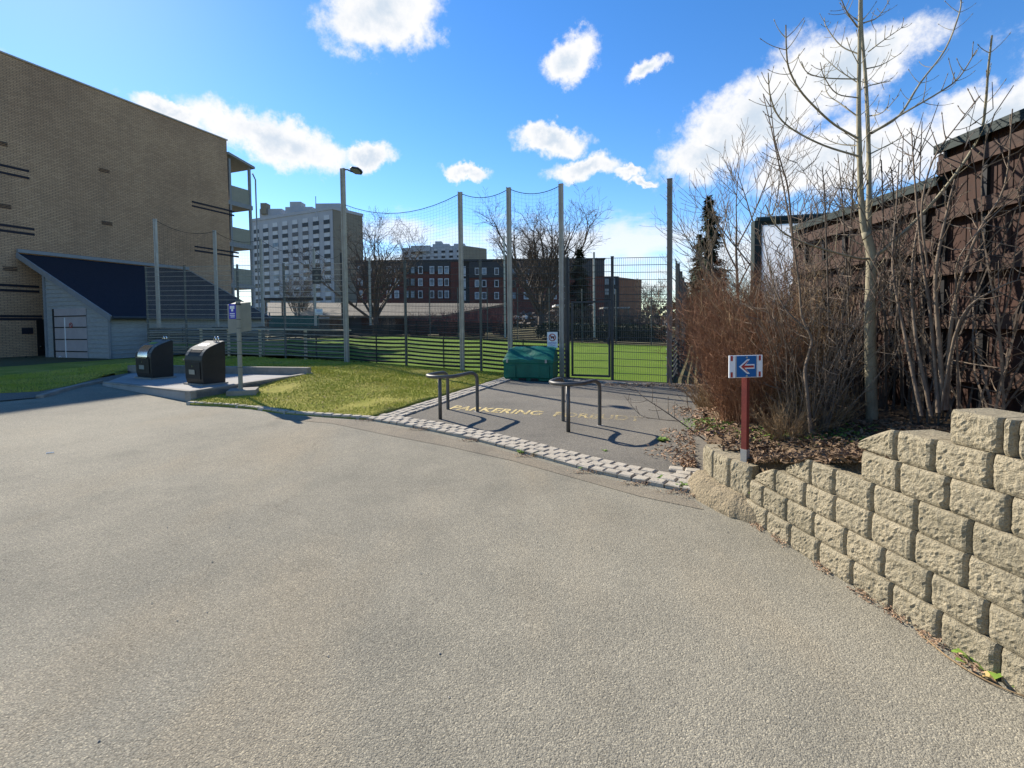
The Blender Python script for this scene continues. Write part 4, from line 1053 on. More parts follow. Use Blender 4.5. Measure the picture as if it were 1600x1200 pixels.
def tree(name, base, H, r, label, cat, group=None, maxlev=4, trunk_f=.55, spread=.8, up=.3, nch=(4, 6), mat=None, minr=.012, lean=(0, 0), first=.35):
    t_ = thing(name, base, label, cat, group); bt, bc = MB(), MB()
    grow(bt, bc, V(base)-Zu*.2, V((lean[0], lean[1], 1)), H*trunk_f*1.25, r, 0, maxlev, up, .07, spread, nch, 7, minr, first)
    bt.build('trunk', mat or m_barkd, t_, smooth=True); bc.build('crown', mat or m_barkd, t_, smooth=True)
    return t_
def gz_far(px, Y): return V(((px-800)/F*Y, Y, g((px-800)/F*Y, Y)))
random.seed(11)
def vase(px, Y, H, R, r, nb, label, lean=0, fork=.16):
    base = gz_far(px, Y); t_ = thing('bare_tree', base, label, 'tree', 'bare trees behind the court'); bt, bc = MB(), MB()
    top = base+V((lean*.1, 0, H*fork)); bt.tube([base-Zu*.3, base+Zu*H*.06, top], [r*1.25, r, r*.9], 8)
    for i in range(nb):
        a = 6.283*i/nb+rnd(-.4, .4); sl_ = (.25, .6, .95)[i % 3]*rnd(.85, 1.1); d = V((math.cos(a)*sl_+lean*.1, math.sin(a)*sl_, 1)).normalized()
        L = min(H*(1-fork)/max(.55, d.z), R*2.4)*rnd(.62, .78); pts = [top-Zu*rnd(0, H*fork*.4)]; rad = [r*.5]; N = 7
        for k in range(N):
            d = (d+V((rnd(-.13, .13), rnd(-.13, .13), .05))).normalized(); pts.append(pts[-1]+d*L/N); rad.append(r*.5*(1-.75*(k+1)/N))
        bc.tube(pts, rad, 5, cap=False)
        for k in range(2, N+1):
            for m in range(2 if k < N else 3):
                e = (d*.55+V((rnd(-1, 1), rnd(-1, 1), rnd(-.2, .8)))*.75).normalized()
                grow(bc, bc, pts[k], e, L*rnd(.26, .42)*(1.15-.5*k/N), max(.022, rad[k]*.7), 1, 3, .3, .16, .75, (4, 5), 4, .011, .2)
    bt.build('trunk', m_barkd, t_, smooth=True); bc.build('crown', m_barkd, t_, smooth=True)
vase(588, 52, 13.6, 5.2, .34, 9, 'spreading bare tree behind the court, just right of the tall grey tower', -1.2)
vase(846, 55, 14.8, 6.2, .42, 13, 'broad bare tree with many upright limbs in front of the red brick block', 0)
vase(1015, 60, 6.8, 3, .14, 6, 'small bare tree low beside the right net post, far behind the gate')
vase(468, 62, 8.5, 3, .17, 7, 'bare tree standing in front of the tall grey tower')
for px, Y, H, lb in ((1150, 15, 5.9, 'leftmost slim bare tree rising behind the russet hedge'), (1192, 13, 5.3, 'slim bare tree behind the russet hedge, left of the green top rail'), (1228, 15, 5.6, 'slim bare tree rising behind the middle of the green top rail'), (1118, 20, 6.2, 'thin bare tree beside the tall spruce behind the hedge'), (1275, 12, 4.6, 'thin bare tree behind the hedge in line with the clear barrier'), (1320, 11.0, 4.4, 'thin bare tree behind the pale trunked tree')):
    tree('slim_tree', V(((px-800)/F*Y, Y, .2)), H, .07, lb, 'tree', 'slim bare trees behind the hedge', 3, .62, .6, .4, (5, 6), m_barkm, .0052, first=.2)

def spruce(base, H, R, label, n=2600, group=None):
    t_ = thing('spruce_tree', base, label, 'tree', group); base = V(base)
    b = MB(); b.tube([base, base+Zu*H*.97], [H*.02, .01], 6); b.build('trunk', m_barkd, t_)
    b = MB()
    lay = int(H*4.2)
    for i in range(lay):
        f = (i+.5)/lay; z = H*(.06+.94*f); rr_ = R*(1-f)**.85*rnd(.8, 1.12)+.04
        nb = max(4, int(11*(1-f)+4))
        for j in range(nb):
            a = rnd(0, 6.283); L = rr_*rnd(.65, 1.12); d = V((math.cos(a), math.sin(a), rnd(-.35, .05)))
            m = max(2, int(n*L/(lay*nb*R*.45)))
            for k in range(m):
                u = (k+rnd(0, 1))/m; p = base+Zu*z+d*L*u+V((rnd(-.08, .08), rnd(-.08, .08), rnd(-.12, .06)))*(R/1.5)
                s = .22*max(1, R/1.5)*rnd(.6, 1.3)*(1.1-.5*u); q = V((-d.y, d.x, 0))*s*.42; e = (d+V((rnd(-.5, .5), rnd(-.5, .5), rnd(-.7, .2)))).normalized()*s
                b.add([p-q, p+q, p+e], [(0, 1, 2)])
    b.build('crown', m_needle, t_)
spruce(gz_far(906, 50), 10.2-1, 2.7, 'dark spruce standing right of the broad bare tree beyond the court', 9000)
spruce(V((at(1109, 400, 24).x, 24, .3)), 7.6, 1.8, 'tall narrow dark spruce behind the right court fence', 12000)
spruce(V((at(1093, 400, 25).x, 25, .3)), 5.9, 1.5, 'shorter dark spruce leaning on the tall narrow spruce', 9500)
spruce(V((at(1072, 400, 34).x, 34, .3)), 4.2, 1.0, 'small far spruce seen between the net post and tall spruces', 1500)

def shrub(name, c, H, R, n, mat, label, cat='shrub', group=None, r0=.007, twigs=5, lean=(0, 0), arch=.5):
    t_ = thing(name, c, label, cat, group); b = MB(); b2 = MB(); c = V(c)
    for i in range(n):
        a = rnd(0, 6.283); q = R*.42*math.sqrt(rnd(0, 1)); p = c+V((math.cos(a)*q, math.sin(a)*q, -.06)); a += rnd(-.8, .8)
        o = V((math.cos(a), math.sin(a), 0))*rnd(.1, 1)*arch+V((lean[0], lean[1], 0)); h = H*rnd(.45, 1.06)**.9; d = (Zu+o*.35).normalized()
        pts = [p]; N = 7; rs = r0*rnd(.6, 1.15)
        for k in range(N):
            d = (d+o*.09+V((rnd(-.2, .2), rnd(-.2, .2), rnd(-.08, .03)))).normalized(); pts.append(pts[-1]+d*h/N)
        b.tube(pts, [rs*(1-.75*k/N) for k in range(N+1)], 3, cap=False)
        for k in range(twigs):
            s = min(N-1, int(N*rnd(.12, 1.0))); q0 = pts[s].lerp(pts[s+1], rnd(0, 1)); e = (d*.35+V((rnd(-1, 1), rnd(-1, 1), rnd(-.25, .8)))).normalized(); L = h*rnd(.05, .2)
            e2 = (e+Zu*.3+V((rnd(-.6, .6), rnd(-.6, .6), rnd(-.3, .3)))).normalized()
            b2.tube([q0, q0+e*L*.5, q0+e*L*.5+e2*L*.5], [rs*.5, rs*.42, rs*.3], 3, cap=False)
    b.build('stems', mat, t_); b2.build('crown', mat, t_)
    return t_
random.seed(5)
hp = [(2.75, 5.5, 1.45, .75), (3.1, 6.3, 1.8, .85), (3.5, 7.0, 2.15, .9), (3.9, 7.9, 2.3, .9), (4.4, 8.9, 2.4, 1.0), (4.85, 10.0, 2.4, 1.0), (5.4, 11.3, 2.4, 1.0), (3.35, 5.8, 1.8, .9), (3.9, 6.9, 2.0, 1.0), (4.5, 8.0, 2.2, 1.0), (4.9, 9.4, 2.3, 1.1), (5.5, 10.8, 2.3, 1.1)]
hl = ['front russet shrub of the hedge right behind the arrow sign', 'russet shrub second from the arrow sign along the plaza', 'russet shrub third from the arrow sign along the plaza', 'russet shrub fourth from the arrow sign along the plaza', 'russet shrub fifth from the arrow sign along the plaza', 'russet shrub sixth from the arrow sign, near the net post', 'last russet shrub beside the right net post', 'straw brown shrub between the arrow sign and the pale trunked tree', 'tall brown shrub in the middle of the hedge behind the thin sapling', 'tall brown shrub behind the hedge before the clear barrier', 'tall brown shrub under the green top rail', 'rearmost tall brown shrub beside the spruces']
for i, (x, y, h, r) in enumerate(hp):
    shrub('russet_shrub', (x, y, zbed(x, y)), h, r, 300 if i < 7 else 190, m_red if i < 7 else (m_tan if i == 7 else m_barkm), hl[i], 'shrub', 'russet shrubs of the hedge', .0042, 16 if i < 9 else 11, (-.2, -.1) if i < 7 else (-.1, 0), .5)
sp_ = [(3.1, 5.0, 2.2, .6, 'brown bare shrub left of the pale trunked tree'), (4.1, 5.6, 2.9, .55, 'thicket of brown stems right behind the pale trunked tree'), (4.2, 4.75, 2.9, .5, 'thicket of upright brown stems right of the pale trunked tree'), (4.15, 4.2, 2.6, .42, 'multi stemmed bare shrub against the timber barrier'), (4.6-.5, 6.6, 3.0, .6, 'tall brown thicket between the tree and the clear barrier'), (4.15, 3.35, 1.2, .35, 'low bare shrub at the foot of the timber barrier')]
for i, (x, y, h, r, lb) in enumerate(sp_):
    shrub('bare_shrub', (x, y, zbed(x, y)), h, r, (60, 30, 20, 12, 45, 10)[i], m_barkm if i != 2 else m_barkd, lb, 'shrub', 'bare shrubs by the barrier', .0115 if i not in (0, 5) else .007, 12, (0, 0), .42)
# low tangled twigs and dead stalks in front of the hedge
for i, (px, py, h, r) in enumerate(((1225, 690, .5, .3), (1265, 680, .6, .35), (1215, 665, .9, .35), (1300, 672, .5, .35), (1130, 655, .5, .3), (1105, 640, .7, .35))):
    p = hz(px, py, .45 if i < 4 else .25)
    shrub('dry_stalks', (p.x, p.y, zbed(p.x, p.y)), h, r, 130, m_tan, ['straw coloured dry stalks just right of the arrow sign', 'dry stalks at the foot of the thin sapling', 'dry stalks close behind the arrow sign post', 'dry stalks left of the pale trunk', 'dry stalks at the end of the corner blocks', 'dry stalks at the plaza edge by the leaf litter'][i], 'plant', 'dry stalks in the planting bed', .004, 5, (-.2, -.2), 1.2)

# hand placed trees: polylines measured on the photograph, set at their own depths
def poly3(px, Y, dY=0.0):
    n = len(px); return [at(x, y, Y+dY*i/max(1, n-1)) for i, (x, y) in enumerate(px)]
def sm(pts, n=4): return bez(pts, n)
def lin(a, b, n): return [a+(b-a)*i/(n-1) for i in range(n)]
def twigs_on(bc, pts, n, L, up=.55, r=.006, f0=.25, pair=True):
    for i in range(n):
        f = f0+(1-f0)*(i+.5)/n; k = min(len(pts)-2, int(f*(len(pts)-1))); p = pts[k]; d = (pts[k+1]-pts[k]).normalized()
        a = perp(d); a = Matrix.Rotation(rnd(0, 6.283), 3, d) @ a
        for s in ((1, -1) if pair else (1,)):
            e = (a*s+d*.55).normalized(); l = L*rnd(.5, 1.25)*(1.15-.6*f)
            q = [p]; 
            for m in range(4):
                e = (e+Zu*up*.35+V((rnd(-.08, .08), rnd(-.08, .08), 0))).normalized(); q.append(q[-1]+e*l/4)
            bc.tube(q, [r, r*.85, r*.75, r*.62, r*.55], 4, cap=False)
            bc.tube([q[-1]-e*.004, q[-1]+e*.016], [r*1.1, r*.4], 4)
            if l > .3:
                for m in (2, 3):
                    e2 = (e+perp(e)*rnd(-1, 1)+V((rnd(-.6, .6), rnd(-.6, .6), .2))).normalized(); bc.tube([q[m], q[m]+e2*l*.22], [r*.7, r*.45], 3, cap=False)
random.seed(21)
YT = 5.0
mt = thing('pale_trunk_tree', at(1363, 655, YT), 'young bare tree with a pale green grey forked trunk in the planting bed', 'tree')
bt, bc = MB(), MB()
tr_ = sm(poly3([(1363, 664), (1361, 600), (1359, 513), (1361, 440), (1361, 395), (1353, 362)], YT), 4)
bt.tube(tr_, lin(.056, .042, len(tr_)), 12)
st1 = sm(poly3([(1355, 372), (1349, 350), (1345, 300), (1342, 200), (1342, 130), (1344, 0), (1346, -150)], YT), 4); bt.tube(st1, lin(.034, .011, len(st1)), 10)
st2 = sm(poly3([(1357, 378), (1357, 348), (1358, 290), (1357, 227), (1353, 130), (1346, 32), (1349, -90)], YT, .25), 4); bt.tube(st2, lin(.030, .010, len(st2)), 10)
bt.build('trunk', m_bark, mt, smooth=True)
C2 = lambda L: [(1080+x/3.077, y/3.077) for x, y in L]
brs = [(C2([(800, 665), (690, 600), (600, 520), (520, 430), (470, 330), (458, 240), (455, 120)]), -.9, .016),
       (C2([(800, 750), (640, 700), (500, 630), (420, 560), (380, 460), (370, 350)]), -.5, .015),
       (C2([(865, 640), (1000, 555), (1100, 400), (1220, 240), (1290, 60), (1298, -30)]), .7, .018),
       (C2([(870, 640), (1020, 545), (1200, 440), (1290, 370), (1372, 240)]), -.5, .015),
       ([(1366, 398), (1385, 388), (1450, 325), (1502, 260), (1532, 208), (1540, 162), (1544, 110), (1550, 55)], -.7, .024),
       ([(1360, 404), (1337, 403), (1272, 385), (1235, 370), (1212, 352), (1196, 320)], -.6, .016),
       (C2([(805, 400), (700, 330), (620, 255)]), .3, .009), (C2([(800, 380), (650, 375), (560, 350), (530, 295)]), -.3, .010),
       (C2([(800, 470), (700, 450), (640, 370), (620, 300)]), -.6, .009), (C2([(830, 420), (900, 400), (960, 390)]), .3, .008),
       (C2([(845, 330), (920, 310), (1010, 255)]), .4, .009), (C2([(850, 250), (930, 190), (1040, 115)]), -.3, .009),
       (C2([(805, 260), (720, 220), (650, 130), (640, 85)]), .4, .010), (C2([(800, 130), (750, 60), (715, -20)]), -.3, .011),
       (C2([(830, 110), (900, 80), (960, -10)]), .3, .010), (C2([(800, 560), (720, 500), (650, 440), (640, 310)]), .6, .010),
       (C2([(845, 560), (920, 540), (1000, 455)]), -.5, .009), (C2([(805, 700), (700, 690), (590, 640)]), .5, .009), (C2([(860, 740), (960, 690), (1070, 630)]), .5, .010)]
for px, dY, r in brs:
    q = sm(poly3(px, YT, dY), 4); bc.tube(q, lin(r*.78, r*.3, len(q)), 6, cap=False)
    big = r > .0135
    twigs_on(bc, q, 7 if big else 4, .30 if big else .16, .5, .0042 if big else .0036)
twigs_on(bc, st1, 11, .38, .5, .0052, .15); twigs_on(bc, st2, 9, .33, .5, .0046, .2)
twigs_on(bc, tr_, 3, .4, .4, .006, .35, False)
bc.build('crown', m_bark, mt, smooth=True)
def hand_tree(name, label, Y, stems, tw, mat, group=None):
    b0 = at(*stems[0][0][0], Y); t_ = thing(name, b0, label, 'tree', group); bt, bc = MB(), MB()
    for px, dY, r0, r1, n, L in stems:
        q = sm(poly3(px, Y, dY), 4); bt.tube(q, lin(r0, r1, len(q)), 7, cap=False); twigs_on(bc, q, n, L, .5, .0046, .35, False)
    bt.build('stems', mat, t_, smooth=True); bc.build('crown', mat, t_, smooth=True)
hand_tree('sapling', 'thin crooked sapling rising from the bed between the arrow sign and pale trunk', 4.6,
    [([(1267, 676), (1262, 620), (1258, 580), (1264, 552), (1268, 530), (1253, 493), (1249, 447), (1240, 385), (1227, 307), (1205, 200), (1193, 150)], .5, .019, .004, 16, .32),
     ([(1240, 390), (1232, 300), (1222, 260), (1210, 215), (1203, 150)], -.4, .009, .003, 10, .25),
     ([(1260, 515), (1225, 480), (1205, 430), (1190, 350)], .4, .009, .003, 9, .3)], None, m_barkm)
hand_tree('multi_stem_tree', 'multi stemmed bare young tree in front of the timber barrier near the wall', 4.1,
    [([(1475, 640), (1468, 540), (1462, 430), (1480, 330), (1492, 280)], .0, .022, .006, 12, .35), ([(1478, 640), (1485, 520), (1500, 440), (1530, 360), (1570, 290), (1582, 170)], -.2, .018, .004, 14, .35),
     ([(1466, 645), (1455, 500), (1440, 400), (1430, 290), (1424, 200)], .4, .017, .004, 14, .35), ([(1497, 640), (1496, 560), (1494, 460), (1500, 400), (1560, 330), (1605, 300)], -.2, .010, .004, 10, .3),
     ([(1455, 650), (1430, 520), (1425, 420), (1440, 330), (1470, 250)], .5, .016, .004, 12, .3), ([(1470, 640), (1500, 500), (1560, 450), (1620, 430)], -.4, .012, .004, 8, .3),
     ([(1440, 650), (1415, 530), (1395, 420), (1400, 330), (1405, 250)], .7, .016, .004, 12, .3), ([(1450, 420), (1440, 330), (1458, 250), (1500, 190), (1530, 150)], -.1, .009, .003, 10, .25)], None, m_barkm)
hand_tree('thin_stem_tree', 'bundle of thin dark stems between the pale trunk and the timber barrier', 5.3,
    [([(x0, 640), (x0+dx*.3, 540), (x0+dx*.6, 420), (x0+dx, 300), (x0+dx*1.3, y1)], rnd(-.6, .6), .015, .004, 11, .3) for x0, dx, y1 in ((1385, -6, 250), (1396, 12, 210), (1410, -14, 260), (1420, 16, 190), (1335, -20, 240), (1318, 14, 210), (1300, -12, 260))], None, m_barkd)
hand_tree('fallen_branch', 'thin bare branch hanging over the plaza beside the leaf litter', 5.6,
    [([(1118, 700), (1075, 668), (1035, 640), (1005, 620), (985, 600)], .9, .010, .003, 9, .35), ([(1110, 690), (1090, 665), (1075, 635), (1072, 610)], .4, .006, .002, 5, .25), ([(1060, 658), (1030, 655), (1000, 648), (975, 618)], .5, .005, .002, 6, .25)], None, m_barkd)

# ------------------------------------------------------------------ litter, weeds and grass
random.seed(9)
def scatter_leaves(name, regions, n, mat, s=.03, zf=None, kind='stuff'):
    b = MB()
    for i in range(n):
        (cx_, cy_, ra, rb) = random.choice(regions); a = rnd(0, 6.283); k = math.sqrt(rnd(0, 1))*rnd(.5, 1)
        x, y = cx_+ra*k*math.cos(a), cy_+rb*k*math.sin(a); z = zf(x, y)+rnd(.004, .035)
        e = V((rnd(-1, 1), rnd(-1, 1), rnd(-.4, .4))).normalized()*s*rnd(.5, 1.3); f = e.cross(V((rnd(-.4, .4), rnd(-.4, .4), 1))).normalized()*s*rnd(.3, .6); p = V((x, y, z)); m = Zu*rnd(-.4, .6)*s
        b.add([p-e, p+f*.9+m, p+e, p-f*.9+m], [(0, 1, 2), (0, 2, 3)])
    o = b.build(name, mat); tag(o, kind=kind); return o
zs = lambda x, y: max(g(x, y)+.015, zbed(x, y) if x > 1.95+.38*max(0, y-5.1) else -1)
scatter_leaves('leaf_litter', [(2.15, 5.75, .55, .65), (2.5, 6.6, .5, .7), (2.1, 5.4, .3, .3), (3.2, 8.3, .5, .9), (2.5, 5.4, .6, .6), (4.2, 11.6, .5, .9), (3.2, 12.1, 1.2, .35)], 1900, m_dry, .034, zs)
scatter_leaves('bed_litter', [(2.6, 4.7, .8, .8), (3.4, 5.2, 1.0, .9), (3.4, 4.2, 1.0, .8), (3.5, 3.2, .9, .8), (4.0, 6.5, 1.0, 1.0), (2.3, 4.0, .28, .35), (2.35, 3.5, .25, .35), (2.5, 3.0, .25, .4), (2.25, 4.6, .3, .4)]+[(2.12, 3.8, .14, .25), (2.13, 3.5, .12, .25), (2.2, 3.2, .12, .25), (2.25, 2.9, .12, .25), (2.12, 4.1, .12, .2)]*2, 9500, m_bedl, .036, zbed)
scatter_leaves('bed_green', [(2.7, 4.9, .5, .4), (2.3, 5.6, .35, .5), (3.1, 4.6, .5, .4)], 900, m_leaf, .024, zbed)
b = MB(); lw = [lawnp]; cnt = 0
while cnt < 90000:
    x, y = rnd(-13, 1), rnd(7.4, 19)
    if not inpoly(x, y, lawnp): continue
    dist = math.hypot(x, y)
    if rnd(0, 1) > min(1, (11/dist)**2) or mn.noise(V((x*.9+4, y*.9, 2))) > .32+rnd(-.1, .3): continue
    z = zlawn(x, y); h = rnd(.012, .042)*(1.0 if dist < 12 else 1.3)*(.5+mn.noise(V((x*1.1, y*1.1, 0)))*.5+.45); a = rnd(0, 6.283); ww = rnd(.003, .006)*(dist/8)
    l = V((rnd(-.5, .5), rnd(-.5, .5), 1))*h; s = V((math.cos(a), math.sin(a), 0))*ww; p = V((x, y, z-.004))
    b.add([p-s, p+s, p+l], [(0, 1, 2)]); cnt += 1
tag(b.build('grass', m_blade), kind='stuff')
fl_ = [(rnd(-11, 0), rnd(7.8, 17)) for i in range(5200)]
b = MB()
for x, y in fl_:
    if not inpoly(x, y, lawnp) or mn.noise(V((x*.7, y*.7, 9)))+rnd(-.3, .3) < -.05: continue
    e = V((rnd(-1, 1), rnd(-1, 1), rnd(-.3, .5))).normalized()*rnd(.012, .04); n_ = V((-e.y, e.x, 0)).normalized()*rnd(.004, .012); p = V((x, y, zlawn(x, y)+.02))
    b.add([p-e, p+n_, p+e, p-n_], [(0, 1, 2, 3)])
tag(b.build('dead_grass', m_tan), kind='stuff')
# tufts of weeds along the setts
def weed(p, n, L, label, mat=m_leaf, group='weeds growing along the setts', name='weed_tuft', width=.18):
    b = MB(); p = V(p)
    for i in range(n):
        a = rnd(0, 6.283); d = V((math.cos(a), math.sin(a), rnd(.3, 1.1))).normalized(); l = L*rnd(.5, 1.1); s = V((-d.y, d.x, 0)).normalized()*l*width; q = p+V((rnd(-.6, .6), rnd(-.6, .6), 0))*L*.9
        m_ = q+d*l*.55; e = q+d*l+Zu*-.25*l
        b.add([q-s*.3, q+s*.3, m_+s, m_-s, e], [(0, 1, 2, 3), (3, 2, 4)])
    o = b.build(name, mat); tag(o, label, 'plant', group); return o
wl = [((815, 708), 26, .07, 'small weed tuft at the sett edge below the first bike loop'), ((838, 712), 30, .06, 'weed tuft at the sett edge, below and right of the first bike loop'), ((912, 733), 26, .06, 'weed tuft at the sett edge below the second bike loop'), ((945, 739), 30, .055, 'weed tuft at the sett edge right of the second bike loop'), ((1030, 752), 40, .08, 'larger green weed tuft near the end of the setts'), ((1072, 762), 44, .09, 'largest green weed tuft at the last setts beside the block wall'), ((1035, 690), 46, .09, 'green tuft on the plaza beside the leaf litter'), ((945, 706), 18, .04, 'tiny tuft on the inner side of the setts')]
for (px, py), n, L, lb in wl:
    p = gp(px, py); weed((p.x, p.y, g(p.x, p.y)+.01), n*2, L, lb)
scatter_leaves('gutter_litter', [(p.x-.04, p.y-.05, .22, .05) for p in roadedge], 900, m_dry, .012, lambda x, y: g(x, y)+.0)
p = hz(1182, 770, .2); weed((p.x-.05, p.y, .2), 26, .05, 'small weed in the corner joint of the block wall', group='weeds on the block wall')
p = gp(1538, 1040); dn_ = weed((p.x, p.y, .005), 15, .14, 'bright green dandelion rosette at the foot of the block wall', m_leaf, None, 'dandelion', .2)
p = gp(1597, 1075); weed((p.x, p.y, .005), 10, .06, 'small green sprout at the wall foot by the right picture edge', m_leaf, None, 'sprout', .2)
b = MB(); p = gp(1545, 1062); c = V((p.x, p.y, .012)); vs = [c+V((math.cos(a)*.035*(1+.35*math.sin(3*a)), math.sin(a)*.022*(1+.3*math.cos(5*a)), .012*math.sin(2*a)+.008)) for a in [i*math.pi/7 for i in range(14)]]
b.add([c]+vs, [(0, i+1, (i+1) % 14+1) for i in range(14)]); tag(b.build('fallen_leaf', m_yel), 'curled yellow fallen leaf beside the dandelion', 'leaf')
b = MB(); q = [gp(*k) for k in ((1430, 985), (1475, 1025), (1520, 1055), (1570, 1080), (1625, 1100))]; b.tube(sm([k+Zu*.010 for k in q], 5), .0035, 6); tag(b.build('dry_stalk', m_tan), 'long pale dry stalk lying on the asphalt by the dandelion', 'twig')
for i, pxl in enumerate((((1362, 925), (1395, 940), (1420, 952)), ((1385, 935), (1410, 965), (1450, 985)), ((1370, 905), (1392, 935), (1402, 962)))):
    b = MB(); b.tube(sm([gp(*k)+Zu*(.012+.006*i) for k in pxl], 4), .0026, 5); tag(b.build('twig', m_tan if i != 1 else m_barkm), ['pale twig lying at the wall foot, topmost of the three', 'dark twig lying at the wall foot', 'thin twig leaning against the lowest block course'][i], 'twig', 'twigs at the wall foot')
scatter_leaves('wall_foot_litter', [(RX(y)-.05, y, .05, .12) for y in (2.2, 2.4, 2.6, 2.8, 3.1, 3.5, 3.75)], 420, m_dry, .013, lambda x, y: .0)
b = MB()
for i in range(150):
    x, y = rnd(-9, 2), rnd(1.2, 9)
    if x > RX(y)-.1 or not y < 7.5-.3*x: continue
    s = rnd(.004, .010); a = rnd(0, 6.28); p = V((x, y, g(x, y)+.003)); e = V((math.cos(a), math.sin(a), 0))*s; f = V((-e.y, e.x, 0))*rnd(.3, .9)
    b.add([p-e, p+f, p+e, p-f, p+Zu*s*.5], [(0, 1, 4), (1, 2, 4), (2, 3, 4), (3, 0, 4)])
tag(b.build('loose_grit', m_cob), kind='stuff')
p = gp(77, 709); b = MB(); b.tube([p+V((-.035, 0, .008)), p+V((.035, .02, .012))], .006, 6); tag(b.build('paper_scrap', m_white), 'small white paper scrap lying on the asphalt at left', 'litter')

# ------------------------------------------------------------------ beyond the court
def facade(parent, P, Q, z0, z1, cols, rows, wfw, wfh, sill, glass, frame=None, skip=None, depth=.06, z_off=.5, fr=.1, top_gap=None):
    d = (Q-P); L = d.length; d.normalize(); n = V((d.y, -d.x, 0)); n = n if n.y < 0 else -n
    ch, rh = L/cols, (z1-z0)/rows
    for j in range(rows):
        for i in range(cols):
            if skip and skip(i, j): continue
            c = P+d*(ch*(i+.5)); z = z0+rh*(j+z_off); ww, hh = ch*wfw, rh*wfh
            b = MB(); b.box((c.x+n.x*.04, c.y+n.y*.04, z), (ww, depth, hh), (d, n, Zu)); wo = b.build('window', frame or (random.choice([glass]*6+[m_glassc, m_glassl]) if glass is m_glassd else glass), parent)
            if frame:
                b = MB(); b.box((c.x+n.x*.075, c.y+n.y*.075, z), (ww-fr*2, .03, hh-fr*2), (d, n, Zu)); b.build('pane', glass, wo)
def block(parent, name, P, Q, depth, z0, z1, mat):
    d = (Q-P).normalized(); n = V((d.y, -d.x, 0)); n = n if n.y > 0 else -n
    b = MB(); b.prism([V((P.x, P.y, z0)), V((Q.x, Q.y, z0)), V((Q.x, Q.y, z0))+n*depth, V((P.x, P.y, z0))+n*depth], Zu*(z1-z0)); return b.build(name, mat, parent)
def roofbox(parent, px0, px1, py0, py1, Y, dpt, mat, name='roof_plant'):
    a, c = at(px0, py1, Y), at(px1, py0, Y); b = MB(); b.box(((a.x+c.x)/2, Y+dpt/2, (a.z+c.z)/2-.5), (c.x-a.x, dpt, c.z-a.z+1)); return b.build(name, mat, parent)
# tall tower
Q = at(519, 330, 165); P = at(393, 338, 183); ZT_ = 41.3
tw = thing('grey_tower_block', (Q.x, Q.y, 1), 'tall pale grey tower block with rows of dark windows left of the lamp post', 'building')
P0, Q0 = V((P.x, P.y, 0)), V((Q.x, Q.y, 0)); d = (Q0-P0).normalized(); n = V((-d.y, d.x, 0)); n = n if n.y > 0 else -n
b = MB(); b.prism([P0, Q0, Q0+n*13+d*1.0, P0+n*13], Zu*ZT_); b.build('wall', m_towerw, tw)
b = MB(); e0, e1 = Q0+d*.05+n*.2, Q0+n*13+d*1.05; b.prism([e0, e0+d*.3, e1+d*.3, e1], Zu*(ZT_-.3)); b.build('side_wall', m_towers, tw)
L = (Q0-P0).length
for i in range(8):
    c = P0+d*(L*(i+.5)/8); b = MB(); b.box((c.x-n.x*.05, c.y-n.y*.05, 19.5), (2.5, .16, 39.5), (d, n, Zu)); b.build('panel_strip', m_panel, tw)
facade(tw, P0-n*.12, Q0-n*.12, 4.2, 39.0, 8, 12, .54, .5, 0, m_glassd, z_off=.3)
b = MB(); b.prism([P0-n*.15-d*.1, Q0-n*.15+d*.5, Q0+n*13+d*1.5, P0+n*13-d*.1], Zu*.01); 
o = MB(); o.prism([p+Zu*(ZT_-.4) for p in (P0-n*.2-d*.2, Q0-n*.2+d*.5, Q0+n*13.2+d*1.6, P0+n*13.2-d*.2)], Zu*1.0); o.build('parapet', m_towerw, tw)
roofbox(tw, 406, 440, 326, 345, 181, 6, m_towerw); roofbox(tw, 407, 416, 317, 330, 180, 3, m_towers, 'chimney'); roofbox(tw, 446, 488, 323, 340, 176, 6, m_towerw); roofbox(tw, 453, 470, 315, 326, 176.6, 4, m_towerw); roofbox(tw, 493, 531, 317.5, 335, 168, 8, m_towerw)
b = MB(); p = at(493.5, 320, 172); b.tube([p-Zu*2, p+Zu*3.0], .12, 5); b.build('antenna', m_gsteel, tw)
# second tower
P, Q = at(628, 390, 262), at(723, 388, 255)
t2 = thing('far_tower_block', (Q.x, Q.y, 1), 'far grey tower block rising above the dark brick block', 'building')
P0, Q0 = V((P.x, P.y, 0)), V((Q.x, Q.y, 0)); d = (Q0-P0).normalized(); n = V((-d.y, d.x, 0)); n = n if n.y > 0 else -n; z2 = at(640, 386.5, 260).z
b = MB(); b.prism([P0, Q0, Q0+n*14+d*9, P0+n*14], Zu*z2); b.build('wall', m_towerw, t2)
b = MB(); b.prism([Q0+d*.1, Q0+d*.4, Q0+n*14+d*9.4, Q0+n*14+d*9.1], Zu*(z2-.3)); b.build('side_wall', m_towers, t2)
facade(t2, P0-n*.12, Q0-n*.12, z2-12.4, z2-1.3, 8, 4, .5, .36, 0, m_glassd, z_off=.4); facade(t2, P0-n*.13+Zu*0, Q0-n*.13, z2-11.0, z2-.1, 8, 4, .42, .26, 0, m_panel, z_off=.4)
for k_, a in enumerate(((642, 672, 383.5), (676, 702, 381), (680, 690, 377), (709, 726, 380.5))): roofbox(t2, a[0], a[1], a[2], 390, 258+.5*k_, 6, m_towerw)
